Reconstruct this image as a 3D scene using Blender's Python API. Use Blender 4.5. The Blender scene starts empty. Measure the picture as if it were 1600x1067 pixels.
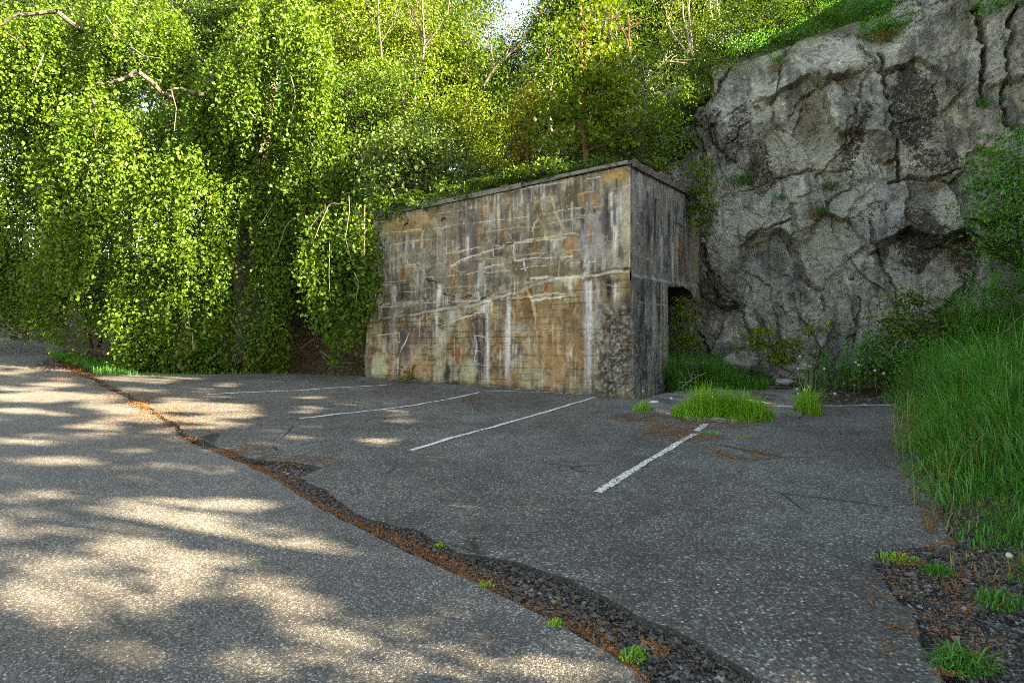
import bpy, math, random
import numpy as np
from mathutils import Vector
from mathutils.geometry import delaunay_2d_cdt
S = bpy.context.scene
COL = S.collection
R = np.random.default_rng(11)
random.seed(11)
F = 889.0; HOR = 500.0; EYE = 1.45          # focal length and horizon of the view, eye height in metres

# ------------------------------------------------------------------ numeric helpers
_T = np.random.default_rng(5).random((8, 256, 256))
def vn(x, y, seed=0):
    x = np.asarray(x, float); y = np.asarray(y, float)
    T = _T[seed % 8]; o = (seed * 37) % 251
    xi = np.floor(x).astype(int); yi = np.floor(y).astype(int)
    fx = x - xi; fy = y - yi
    fx = fx*fx*(3-2*fx); fy = fy*fy*(3-2*fy)
    a = T[(xi+o) & 255, (yi+o) & 255]; b = T[(xi+1+o) & 255, (yi+o) & 255]
    c = T[(xi+o) & 255, (yi+1+o) & 255]; d = T[(xi+1+o) & 255, (yi+1+o) & 255]
    return (a*(1-fx)+b*fx)*(1-fy)+(c*(1-fx)+d*fx)*fy
def fbm(x, y, o=4, seed=0):
    s = 0; a = .5; t = 0
    for k in range(o):
        s = s + a*vn(np.asarray(x)*2**k, np.asarray(y)*2**k, seed+k); t += a; a *= .5
    return s/t
def ss(a, b, x):
    t = np.clip((np.asarray(x, float)-a)/(b-a), 0, 1)
    return t*t*(3-2*t)
def sdist(x, y, poly):                        # signed distance to a polyline, positive on its left
    x = np.asarray(x, float); y = np.asarray(y, float)
    best = np.full(x.shape, 1e9); sg = np.ones(x.shape)
    for (x0, y0), (x1, y1) in zip(poly[:-1], poly[1:]):
        dx, dy = x1-x0, y1-y0; L2 = dx*dx+dy*dy
        t = np.clip(((x-x0)*dx+(y-y0)*dy)/L2, 0, 1)
        d = np.hypot(x-x0-t*dx, y-y0-t*dy)
        c = dx*(y-y0)-dy*(x-x0)
        m = d < best-1e-9
        best = np.where(m, d, best); sg = np.where(m, np.where(c >= 0, 1., -1.), sg)
    return best*sg
def pdist(x, y, poly): return np.abs(sdist(x, y, poly))
def inside(x, y, poly):
    x = np.asarray(x, float); y = np.asarray(y, float)
    r = np.zeros(x.shape, bool); n = len(poly)
    for i in range(n):
        x0, y0 = poly[i]; x1, y1 = poly[(i+1) % n]
        if y0 == y1: continue
        r ^= ((y0 > y) != (y1 > y)) & (x < (x1-x0)*(y-y0)/(y1-y0)+x0)
    return r
def unit(v): return v/np.maximum(np.linalg.norm(v, axis=-1, keepdims=True), 1e-9)

# ------------------------------------------------------------------ the lie of the land
P0 = np.array([2.2, 10.57]); A = np.array([-.842, .540]); B = np.array([.540, .842])   # bunker corner, along its front, into the hill
CLIFF = [(2.4, 18.6), (3.6, 16.3), (4.75, 14.75), (6.3, 14.5), (7.8, 14.1), (9.2, 13.3), (11, 12.3), (14, 10.9), (18, 9.2)]
BANK = [(8, -16), (4.2, -5), (2.7, 0), (2.35, 2.5), (2.75, 3.4), (3.1, 4.1), (3.55, 5), (4.4, 6.4), (6.35, 9.3), (7.1, 11), (7.6, 12.8)]
def ztop(x): return np.interp(x, [2.6, 3.4, 4.2, 5, 7, 9, 10, 12, 16], [4.6, 5.6, 7.6, 8.3, 9.0, 9.4, 10.8, 12.0, 12.5])
def H(x, y):
    x = np.asarray(x, float); y = np.asarray(y, float)
    d = -.7*x+.714*y
    rise = .034*1.5*np.logaddexp(0, (np.minimum(d, 60)-16)/1.5)
    s = (x-P0[0])*A[0]+(y-P0[1])*A[1]; q = (x-P0[0])*B[0]+(y-P0[1])*B[1]
    qq = 22*(1-np.exp(-np.maximum(0, q-1.05)/22))
    hb = (ss(.7, 1.05, q)*(4.22-.05*s)+.72*qq)*ss(1.1, 1.5, s)
    ql = 22*(1-np.exp(-np.maximum(0, q-.3)/22))
    w = ss(6.7, 7.4+.5*np.maximum(q, 0), s)
    hill = hb*(1-w)+.55*ql*w
    r3 = sdist(x, y, CLIFF)
    zc = np.clip((r3-1.35)*3.2, 0, None); zc = np.minimum(zc, ztop(x)-.45)+.6*20*(1-np.exp(-np.maximum(0, r3-4)/20))
    zc = np.where(r3 > 0, zc, 0)
    r2 = np.maximum(0, -sdist(x, y, BANK))
    bank = .40*np.minimum(r2, 3)+(.35+.95*ss(3.5, 9, y))*8*(1-np.exp(-np.maximum(0, r2-3)/8))
    bank = bank*ss(0, .5, r2)
    return rise+np.maximum(np.maximum(hill, zc), bank)
def at(px, py, Y): return np.array([(px-800)*Y/F, Y, EYE+(HOR-py)*Y/F])      # the point of the place seen at (px, py), Y metres away
def gnd(px, py):                                                             # ... lying on the ground
    z = 0.
    for _ in range(30):
        Y = F*(EYE-z)/max(py-HOR, 4); x = (px-800)*Y/F
        z = .6*z+.4*min(float(H(x, Y)), 1.2)
    return np.array([x, Y])
def G(pts): return [tuple(gnd(*p)) for p in pts]
def proj(x, y, z): return 800+F*x/np.maximum(y, .1), HOR-F*(z-EYE)/np.maximum(y, .1)

# ------------------------------------------------------------------ objects
def tag(o, label=None, cat=None, group=None, kind=None):
    if label: o['label'] = label
    if cat: o['category'] = cat
    if group: o['group'] = group
    if kind: o['kind'] = kind
    return o
def empty(name, loc, label, cat, group=None):
    o = bpy.data.objects.new(name, None); COL.objects.link(o)
    o.location = [float(c) for c in loc]; o.empty_display_size = .2
    return tag(o, label, cat, group)
class Geo:
    """collects numpy vertices and faces, links them as one mesh object"""
    def __init__(s): s.v = []; s.f = []; s.n = 0; s.att = {}
    def add(s, v, *faces, **att):
        v = np.asarray(v, float).reshape(-1, 3)
        for f in faces:
            f = np.asarray(f, int)
            if len(f): s.f.append(f+s.n)
        for k, a in att.items():
            a = np.asarray(a, float); s.att.setdefault(k, []).append((s.n, np.broadcast_to(a, (len(v),)) if a.ndim < 2 else a))
        s.v.append(v); s.n += len(v); return s
    def build(s, name, mat, parent=None, smooth=False, origin=None):
        V = np.concatenate(s.v) if s.v else np.zeros((0, 3))
        if parent is not None and origin is None:
            origin = np.array(parent.matrix_basis.translation)
        if origin is not None: V = V-np.asarray(origin, float)
        me = bpy.data.meshes.new(name)
        me.vertices.add(len(V)); me.vertices.foreach_set('co', V.astype(np.float32).ravel())
        lv = np.concatenate([f.ravel() for f in s.f]).astype(np.int32)
        lt = np.concatenate([np.full(len(f), f.shape[1]) for f in s.f]).astype(np.int32)
        me.loops.add(len(lv)); me.loops.foreach_set('vertex_index', lv)
        me.polygons.add(len(lt)); me.polygons.foreach_set('loop_start', (np.cumsum(lt)-lt).astype(np.int32))
        me.polygons.foreach_set('loop_total', lt)
        me.polygons.foreach_set('use_smooth', np.full(len(lt), smooth))
        for k, parts in s.att.items():
            d = 3 if parts[0][1].ndim > 1 else 1
            arr = np.zeros((len(V), 4 if d == 3 else 1), np.float32)
            if d == 3: arr[:, 3] = 1
            for st, a in parts:
                if d == 3: arr[st:st+len(a), :3] = a
                else: arr[st:st+len(a), 0] = a
            at_ = me.attributes.new(k, 'FLOAT_COLOR' if d == 3 else 'FLOAT', 'POINT')
            at_.data.foreach_set('color' if d == 3 else 'value', arr.ravel())
        me.update(); me.validate()
        me.materials.append(mat)
        o = bpy.data.objects.new(name, me); COL.objects.link(o)
        if parent is not None: o.parent = parent
        elif origin is not None: o.location = [float(c) for c in origin]
        return o
def grid_faces(nu, nv):
    i = np.arange(nu-1)[:, None]*nv+np.arange(nv-1)[None, :]
    return np.stack([i, i+nv, i+nv+1, i+1], -1).reshape(-1, 4)
def tube(g, pts, rad, sides=5, **att):
    pts = np.asarray(pts, float); n = len(pts); rad = np.broadcast_to(np.asarray(rad, float), (n,))
    t = unit(np.gradient(pts, axis=0)); h = np.array([.31, .17, .93]); h = h if abs(t[0] @ h) < .9 else np.array([1., .1, 0])
    b = unit(np.cross(t, h)); c = np.cross(t, b)
    an = np.arange(sides)*2*np.pi/sides
    v = pts[:, None]+rad[:, None, None]*(np.cos(an)[None, :, None]*b[:, None]+np.sin(an)[None, :, None]*c[:, None])
    i = np.arange(n-1)[:, None]*sides; j = np.arange(sides)[None]; k = (j+1) % sides
    f = np.stack([i+j, i+k, i+sides+k, i+sides+j], -1).reshape(-1, 4)
    g.add(v, f, **att)
def box(g, lo, hi, **att):
    x0, y0, z0 = lo; x1, y1, z1 = hi
    v = [(x0,y0,z0),(x1,y0,z0),(x1,y1,z0),(x0,y1,z0),(x0,y0,z1),(x1,y0,z1),(x1,y1,z1),(x0,y1,z1)]
    g.add(v, [(0,3,2,1),(4,5,6,7),(0,1,5,4),(1,2,6,5),(2,3,7,6),(3,0,4,7)], **att)
def curve_pts(p0, p1, sag=0., wob=0., n=7):
    t = np.linspace(0, 1, n)[:, None]
    p = (1-t)*np.asarray(p0)+t*np.asarray(p1); p[:, 2] += sag*4*(t*(1-t))[:, 0]
    p[1:-1] += R.normal(0, wob, (n-2, 3)); return p
def rand_dirs(n):
    v = R.normal(size=(n, 3)); return unit(v)
def leaves(g, pos, axis, L, wr=.62, fold=.18, six=False, tone=None, flat=None):
    """leaf blades folded along the midrib: base, sides, tip"""
    n = len(pos)
    if n == 0: return
    L = np.broadcast_to(np.asarray(L, float), (n,))[:, None]; W = L*wr
    a = unit(axis); h = rand_dirs(n)
    if flat is not None: h = unit(h*(1-flat)+np.cross(a, [[0, 0, 1.]]) * flat)
    b = unit(h-a*(h*a).sum(1, keepdims=True)); c = np.cross(a, b)
    tone = R.random(n) if tone is None else tone
    if six:
        v = np.stack([pos, pos+a*L*.3+b*W*.44+c*W*fold, pos+a*L*.68+b*W*.42+c*W*fold, pos+a*L,
                      pos+a*L*.68-b*W*.42+c*W*fold, pos+a*L*.3-b*W*.44+c*W*fold], 1)
        i = np.arange(n)[:, None]*6
        g.add(v, np.concatenate([i+[0, 1, 2, 3], i+[0, 3, 4, 5]]), tone=np.repeat(tone, 6))
    else:
        v = np.stack([pos, pos+a*L*.45+b*W*.5+c*W*fold, pos+a*L, pos+a*L*.45-b*W*.5+c*W*fold], 1)
        i = np.arange(n)[:, None]*4
        g.add(v, np.concatenate([i+[0, 1, 2], i+[0, 2, 3]]), tone=np.repeat(tone, 4))

# ------------------------------------------------------------------ materials
class NT:
    def __init__(s, name):
        s.m = bpy.data.materials.new(name); s.m.use_nodes = True; s.t = s.m.node_tree
        s.t.nodes.clear(); s.out = s.t.nodes.new('ShaderNodeOutputMaterial')
    def n(s, typ, ins=None, **props):
        nd = s.t.nodes.new('ShaderNode'+typ)
        for k, v in props.items(): setattr(nd, k, v)
        for k, v in (ins or {}).items(): s.set(nd, k, v)
        return nd
    def set(s, nd, k, v):
        if hasattr(v, 'bl_idname') or isinstance(v, bpy.types.NodeSocket):
            s.t.links.new(v if isinstance(v, bpy.types.NodeSocket) else v.outputs[0], nd.inputs[k])
        else:
            if isinstance(v, (tuple, list)) and len(v) == 3 and nd.inputs[k].type == 'RGBA': v = (*v, 1)
            nd.inputs[k].default_value = v
    def ramp(s, fac, stops, interp='LINEAR'):
        nd = s.n('ValToRGB', {0: fac}); cr = nd.color_ramp; cr.interpolation = interp
        while len(cr.elements) < len(stops): cr.elements.new(.5)
        for e, (p, c) in zip(cr.elements, stops):
            e.position = p; e.color = (*c, 1) if isinstance(c, (tuple, list)) else (c, c, c, 1)
        return nd.outputs[0]
    def mix(s, fac, a, b, blend='MIX'):
        nd = s.n('Mix', data_type='RGBA', blend_type=blend)
        s.set(nd, 0, fac); s.set(nd, 6, a); s.set(nd, 7, b); return nd.outputs[2]
    def math(s, op, a, b=0.): return s.n('Math', {0: a, 1: b}, operation=op).outputs[0]
    def pos(s): return s.n('NewGeometry').outputs['Position']
    def noise(s, scale, detail=4., rough=.55, vec=None, dist=0.):
        return s.n('TexNoise', {'Vector': vec if vec is not None else s.pos(), 'Scale': scale, 'Detail': detail, 'Roughness': rough, 'Distortion': dist}).outputs['Fac']
    def voro(s, scale, out='Color', vec=None, rnd=1.):
        return s.n('TexVoronoi', {'Vector': vec if vec is not None else s.pos(), 'Scale': scale, 'Randomness': rnd}).outputs[out]
    def attr(s, name, out='Fac'): return s.n('Attribute', attribute_name=name).outputs[out]
    def bump(s, h, dist, strength=1., nrm=None):
        i = {'Height': h, 'Distance': dist, 'Strength': strength}
        if nrm is not None: i['Normal'] = nrm
        return s.n('Bump', i).outputs[0]
    def scalev(s, v): return s.n('Mapping', {'Vector': s.pos(), 'Scale': v}).outputs[0]
    def done(s, shader): s.t.links.new(shader.outputs[0] if hasattr(shader, 'outputs') else shader, s.out.inputs[0]); return s.m
    def pbr(s, col, rough=.8, nrm=None, spec=.3, metal=0.):
        i = {'Base Color': col, 'Roughness': rough, 'Specular IOR Level': spec, 'Metallic': metal}
        if nrm is not None: i['Normal'] = nrm
        return s.n('BsdfPrincipled', i)

def leaf_mat(name, dark, light, trans=.4, rough=.5, tcol=(1.35, 1.25, .45), spec=.3):
    t = NT(name)
    c = t.mix(t.attr('tone'), dark, light)
    c2 = t.mix(1., c, tcol, 'MULTIPLY')
    return t.done(t.n('MixShader', {0: trans*.72, 1: t.pbr(c, rough, spec=spec), 2: t.n('BsdfTranslucent', {0: c2})}))
def bark_mat(name, a, b, sc=18., spec=.2):
    t = NT(name); n = t.noise(1., 5, .65, t.scalev((sc, sc, sc*.25)))
    return t.done(t.pbr(t.ramp(n, [(.3, a), (.7, b)]), .85, t.bump(n, .02), spec))
def plain_mat(name, a, b, sc=8., rough=.8, bump=.01, spec=.3):
    t = NT(name); n = t.noise(sc, 5, .6)
    return t.done(t.pbr(t.ramp(n, [(.3, a), (.7, b)]), rough, t.bump(n, bump), spec))

def asphalt(name, lo, hi, stone, fine, coarse, chip, warm, rust=0., crack=0.):
    """worn asphalt: dark binder, pale aggregate in two sizes, patchy wear"""
    t = NT(name)
    big = t.noise(.55, 4, .6); mid = t.noise(3.2, 5, .65)
    wear = t.math('ADD', t.math('MULTIPLY', big, .6), t.math('MULTIPLY', mid, .4))
    base = t.ramp(wear, [(.38, tuple(x*.88 for x in lo)), (.62, tuple(x*1.1 for x in hi))])
    v1 = t.voro(fine, 'Color'); g1 = t.n('SeparateColor', {0: v1})
    sp = t.ramp(g1.outputs[0], [(0, .45), (.5, .87), (.76, 1.2), (.9, 1.85), (1, 2.8)])
    c = t.mix(1., base, sp, 'MULTIPLY')
    d1 = t.voro(fine, 'Distance'); 
    c = t.mix(t.ramp(d1, [(.35, 0.), (.75, .65)]), c, tuple(x*.4 for x in lo))
    v2 = t.n('SeparateColor', {0: t.voro(coarse, 'Color')}); d2 = t.voro(coarse, 'Distance')
    cv = t.math('ADD', v2.outputs[1], t.math('MULTIPLY', t.math('SUBTRACT', t.noise(1.3, 4, .6), .5), .5))
    m2 = t.math('MULTIPLY', t.ramp(cv, [(chip, 0.), (chip+.02, 1.)]), t.ramp(d2, [(.22, 1.), (.3, 0.)]))
    dk = t.ramp(t.noise(2.1, 6, .7, dist=.5), [(.30, .55), (.44, 0.)]); c = t.mix(dk, c, tuple(x*.45 for x in lo))
    c = t.mix(m2, c, t.mix(v2.outputs[2], stone, tuple(x*.55 for x in stone)))
    hl = t.noise(.35, 3, .6)
    c = t.mix(t.ramp(hl, [(.4, 0.), (.7, .5)]), c, t.mix(1., c, warm, 'MULTIPLY'))
    if rust:
        rn = t.noise(1.7, 6, .7, dist=.4)
        rm = t.math('MULTIPLY', t.ramp(rn, [(.58, 0.), (.7, 1.)]), t.ramp(t.noise(60, 2), [(.45, 0.), (.55, rust)]))
        c = t.mix(rm, c, (.20, .085, .03))
    if crack:
        wv_ = t.n('Mix', {0: .06, 4: t.pos(), 5: t.n('TexNoise', {'Vector': t.pos(), 'Scale': 2.5, 'Detail': 5.}).outputs['Color']}, data_type='VECTOR').outputs[1]
        ve = t.n('TexVoronoi', {'Vector': wv_, 'Scale': .95}, feature='DISTANCE_TO_EDGE').outputs['Distance']
        cm = t.math('MULTIPLY', t.ramp(ve, [(.006, 1.), (.016, 0.)]), t.ramp(t.noise(.5, 3, .6), [(.52, 0.), (.60, crack)]))
        c = t.mix(cm, c, (.016, .015, .013))
    c = t.mix(t.math('MULTIPLY', t.attr('edge'), .8), c, (.014, .013, .013))  # dark broken tar, also painting in the shadow line along the lot edge
    h = t.math('ADD', t.math('MULTIPLY', t.math('SUBTRACT', 1., d1), .6), t.math('MULTIPLY', t.noise(fine*.5, 3), .9))
    nb = t.bump(t.noise(5, 4), .02, .5, None)
    return t.done(t.pbr(c, .82, t.bump(h, .007, .9, nb), .35))

# ================================================================== SETTING: ground, road, parking lot
def axis_pts(lo, hi, step, far, grow=1.16):
    a = list(np.arange(lo, hi+1e-6, step)); st = step; x = hi
    while x < far: st *= grow; x += st; a.append(x)
    st = step; x = lo; pre = []
    while x > -far: st *= grow; x -= st; pre.append(x)
    return np.array(pre[::-1]+a)
ROAD_R = G([(1015,1067),(990,1040),(945,1007),(875,967),(800,935),(750,910),(690,880),(625,850),(560,818),(500,790),(425,740),(360,712),(300,690),(250,652),(200,620),(150,597),(115,580),(85,562)])
road_poly = [(8,-16),(5.4,-9),(3.4,-4),(1.9,-.5),(.95,1.5)]+ROAD_R+[(-16.5,21.0),(-20,24.5),(-27,30),(-40,38),(-62,50),(-66,40),(-36,21),(-24,15),(-17,10),(-12.5,5.5),(-9.5,0),(-8,-6),(-7,-16)]
LOT_L = G([(1185,1067),(1160,1045),(1100,1010),(1040,975),(965,945),(890,905),(845,892),(800,875),(720,860),(650,825),(600,815),(555,800),(520,772),(495,757),(470,745),(505,731),(470,722),(430,719),(390,715),(350,702),(318,688),(300,683),(254,650),(205,617),(160,596),(138,586)])
LOT_FAR = G([(200,583),(320,585),(450,584),(560,587)])
wl = lambda s, q: tuple(P0+A*s+B*q)
LOT_R = [wl(7.0,.12), wl(-.05,.12)]+G([(1005,626),(1025,642),(1065,656),(1130,661),(1200,662),(1255,644),(1285,631),(1400,630),(1425,670),(1435,690),(1445,715),(1465,770),(1460,800),(1470,830),(1492,853),(1430,856),(1368,856),(1362,880),(1378,905),(1405,938),(1440,965),(1455,1067)])+[(1.75,1.2),(1.3,.9)]
lot_poly = LOT_L+LOT_FAR+LOT_R
def U(x, y): return .028*(fbm(np.asarray(x)*.7, np.asarray(y)*.7, 3, 2)-.5)+.008*(vn(np.asarray(x)*4, np.asarray(y)*4, 3)-.5)

def gravel_mask(x, y):
    d1 = sdist(x, y, LOT_L[::1]); near = pdist(x, y, LOT_L[:16])
    g1 = ss(.75, .35, near)*(np.asarray(x) < 2.5)
    g2 = ss(.55, .25, np.abs(-sdist(x, y, BANK)+.12))*(np.asarray(y) < 5.2)
    return np.clip(g1+g2, 0, 1)

def sheet(name, poly, mat, step, jit, zf, thick, kind='structure', sub=.07, near=1e9):
    b = []
    n = len(poly)
    for i in range(n):
        p = np.array(poly[i]); q = np.array(poly[(i+1) % n]); L = np.hypot(*(q-p))
        st = sub if min(np.hypot(*p), np.hypot(*q)) < near else sub*8
        k = max(1, int(L/st))
        for j in range(k):
            c = p+(q-p)*j/k
            jj = jit*min(1, L/.3)
            b.append(c+(np.array([vn(c[0]*9, c[1]*9, 1), vn(c[0]*9, c[1]*9, 4)])-.5)*1.3*jj*(1 if st == sub else 0)+(np.array([vn(c[0]*2.2, c[1]*2.2, 2), vn(c[0]*2.2, c[1]*2.2, 5)])-.5)*2.4*jj)
    b = np.array(b)
    x0, y0 = b.min(0); x1, y1 = b.max(0)
    gx, gy = np.meshgrid(np.arange(x0, x1, step), np.arange(y0, y1, step)); P = np.stack([gx.ravel(), gy.ravel()], 1)
    P = P+R.uniform(-.25, .25, P.shape)*step
    if near < 1e8: P = P[(np.hypot(P[:,0], P[:,1]) < near) | (R.random(len(P)) < .15)]
    P = P[inside(P[:,0], P[:,1], [tuple(c) for c in b])]
    P = P[np.min(np.stack([pdist(P[:,0], P[:,1], [tuple(c) for c in b[k:k+2]]) for k in range(0, len(b)-1, max(1, len(b)//60))]), 0) > step*.2]
    vs = [Vector(c) for c in b]+[Vector(c) for c in P]
    out = delaunay_2d_cdt(vs, [], [list(range(len(b)))], 1, 1e-5)
    V = np.array([tuple(v) for v in out[0]]); T = np.array([f for f in out[2] if len(f) == 3])
    cen = V[T].mean(1); T = T[inside(cen[:,0], cen[:,1], [tuple(c) for c in b])]
    e1 = V[T[:,1]]-V[T[:,0]]; e2 = V[T[:,2]]-V[T[:,0]]
    fl = (e1[:,0]*e2[:,1]-e1[:,1]*e2[:,0]) < 0; T[fl] = T[fl][:, ::-1]
    z = zf(V[:,0], V[:,1]); g = Geo(); g.add(np.column_stack([V, z]), T, edge=np.zeros(len(V)))
    bz = zf(b[:,0], b[:,1]); m = len(b); i = np.arange(m); j = (i+1) % m      # the broken edge
    tg = unit(np.roll(b, -1, 0)-np.roll(b, 1, 0)); ar = np.sum(b[:,0]*np.roll(b[:,1], -1)-b[:,1]*np.roll(b[:,0], -1))
    lo = b+np.stack([tg[:,1], -tg[:,0]], 1)*np.sign(ar)*(.004+.035*vn(b[:,0]*7, b[:,1]*7, 6))[:, None]
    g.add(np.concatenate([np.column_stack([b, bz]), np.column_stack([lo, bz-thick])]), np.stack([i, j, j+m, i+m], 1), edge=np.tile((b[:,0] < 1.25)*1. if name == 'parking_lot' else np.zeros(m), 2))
    return tag(g.build(name, mat), kind=kind)

# --- ground sheet
t = NT('earth')
gc = t.attr('gcol', 'Color'); gm = t.attr('gmask')
n1 = t.noise(9, 6, .7); n2 = t.noise(70, 3, .6)
dirt = t.mix(1., gc, t.ramp(n1, [(.25, .45), (.75, 1.5)]), 'MULTIPLY')
dirt = t.mix(1., dirt, t.ramp(n2, [(.3, .6), (.7, 1.4)]), 'MULTIPLY')
vs_ = t.n('SeparateColor', {0: t.voro(62, 'Color')}); vd = t.voro(62, 'Distance')
grv = t.mix(t.ramp(vd, [(.3, 0.), (.8, .9)]), t.ramp(vs_.outputs[0], [(0, (.05,.049,.047)), (.55, (.095,.093,.09)), (.85, (.18,.175,.165)), (1, (.36,.35,.33))]), (.03, .028, .025))
h = t.math('ADD', t.math('MULTIPLY', t.math('SUBTRACT', 1., vd), gm), t.math('MULTIPLY', n1, .8))
M_ground = t.done(t.pbr(t.mix(gm, dirt, grv), .9, t.bump(h, .02, 1.), .2))
gx = axis_pts(-9, 9, .12, 160); gy = axis_pts(1, 19, .12, 170)
X, Y = np.meshgrid(gx, gy, indexing='ij')
Z = H(X, Y); r2 = -sdist(X, Y, BANK)
gmask = gravel_mask(X, Y)*(Y < 20)
Z = Z-.06+.06*ss(.1, .6, r2)+.035*(fbm(X*2.3, Y*2.3, 4, 1)-.5)+.02*gmask*(fbm(X*6, Y*6, 2, 3)-.5)
under = ss(13.5, 15, Y)*(X < 0)
col = np.zeros(X.shape+(3,)); col[:] = (.075, .055, .036)
litter = np.array([.085, .052, .028]); soil = np.array([.04, .033, .02]); moss = np.array([.035, .05, .012])
col = col*(1-under[..., None])+litter*under[..., None]
bk = ss(0, .5, r2)[..., None]; col = col*(1-bk)+soil*bk
hi = ss(2.5, 4, Z)[..., None]; col = col*(1-hi)+moss*hi
g = Geo(); g.add(np.stack([X, Y, Z], -1), grid_faces(len(gx), len(gy)), gcol=col.reshape(-1, 3), gmask=gmask.ravel())
tag(g.build('ground', M_ground, smooth=True), kind='structure')

M_road = asphalt('road_asphalt', (.115,.112,.107), (.175,.17,.16), (.44,.42,.38), 108, 44, .94, (1.08,1.03,.95))
M_lot = asphalt('old_asphalt', (.084,.083,.079), (.165,.162,.153), (.48,.47,.45), 76, 33, .86, (.78,.72,.66), rust=.55, crack=.85)
road = sheet('road', road_poly, M_road, .45, .02, lambda x, y: H(x, y)-.022+.35*U(x, y), .09, near=14)
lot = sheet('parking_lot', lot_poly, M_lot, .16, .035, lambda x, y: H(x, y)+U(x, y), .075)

# pale gravel apron between the grass patches in front of the side door
t = NT('pale_gravel'); v = t.n('SeparateColor', {0: t.voro(55, 'Color')}); dd = t.voro(55, 'Distance')
c = t.mix(t.ramp(dd, [(.3, 0.), (.8, .8)]), t.ramp(v.outputs[0], [(0, (.14,.135,.13)), (.7, (.28,.27,.26)), (1, (.5,.49,.47))]), (.09, .085, .08))
c = t.mix(t.ramp(t.noise(1.6, 5, .6), [(.45, 0.), (.62, .75)]), c, (.045, .038, .03))
M_apron = t.done(t.pbr(c, .9, t.bump(dd, -.012), .2))
apron = sheet('gravel_apron', G([(1003,628),(1030,618),(1075,612),(1125,607),(1175,603),(1235,606),(1258,616),(1266,632),(1252,652),(1200,659),(1130,657),(1065,652),(1025,640)]), M_apron, .12, .04,
              lambda x, y: H(x, y)+U(x, y)+.03, .06)

# --- painted bay lines
t = NT('line_paint'); n = t.noise(26, 5, .7); m = t.noise(2.2, 3, .6)
wearm = t.ramp(t.math('ADD', n, t.math('MULTIPLY', m, .35)), [(.70, 1.), (.82, 0.)])
pc = t.mix(t.noise(40, 2), (.52, .52, .52), (.74, .74, .73))
M_paint = t.done(t.n('MixShader', {0: wearm, 1: t.n('BsdfTransparent'), 2: t.pbr(pc, .7, t.bump(n, .004), .3)}))
t = NT('worn_line_paint'); n = t.noise(30, 5, .75); m = t.voro(55, 'Distance')
wearm = t.ramp(t.math('ADD', n, t.math('MULTIPLY', m, .35)), [(.70, 1.), (.78, 0.)])
M_paint2 = t.done(t.n('MixShader', {0: wearm, 1: t.n('BsdfTransparent'), 2: t.pbr((.70, .70, .68), .7, t.bump(n, .004), .3)}))
def line(pts, w, mat, label):
    P = np.array(G(pts)); L = np.concatenate([[0], np.cumsum(np.hypot(*np.diff(P, axis=0).T))])
    tt = np.arange(0, L[-1], .03); c = np.stack([np.interp(tt, L, P[:,0]), np.interp(tt, L, P[:,1])], 1)
    k = np.ones(9)/9; c[4:-4] = np.stack([np.convolve(c[:,i], k, 'valid') for i in (0, 1)], 1)
    d = unit(np.gradient(c, axis=0)); nrm = np.stack([-d[:,1], d[:,0]], 1)
    ww = w*.5*(1+.35*(vn(tt*3, tt*0, 1)-.5)); j = .012*(vn(tt*14, tt*0+9, 2)-.5)
    a = c+nrm*(ww+j)[:, None]; b = c-nrm*(ww-j)[:, None]; m = c
    V = np.stack([a, m, b], 1); Z = H(V[...,0], V[...,1])+U(V[...,0], V[...,1])+.006
    g = Geo(); g.add(np.concatenate([V, Z[..., None]], -1), grid_faces(len(c), 3)[:, ::-1])
    return tag(g.build('parking_line', mat), label, kind='structure')
line([(322,616),(460,610),(560,604),(612,600)], .08, M_paint, None)
line([(468,654),(560,644),(640,634),(700,624),(750,613)], .065, M_paint, None)
line([(642,703),(700,686),(780,664),(860,642),(930,621)], .065, M_paint, None)
line([(934,768),(1000,727),(1050,698),(1086,678)], .075, M_paint2, None)
line([(1088,674),(1104,663)], .08, M_paint2, None)
line([(757,610.5),(840,613),(926,617.5)], .045, M_paint, None)
line([(1288,634),(1340,633.5),(1402,632.5)], .05, M_paint, None)

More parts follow.
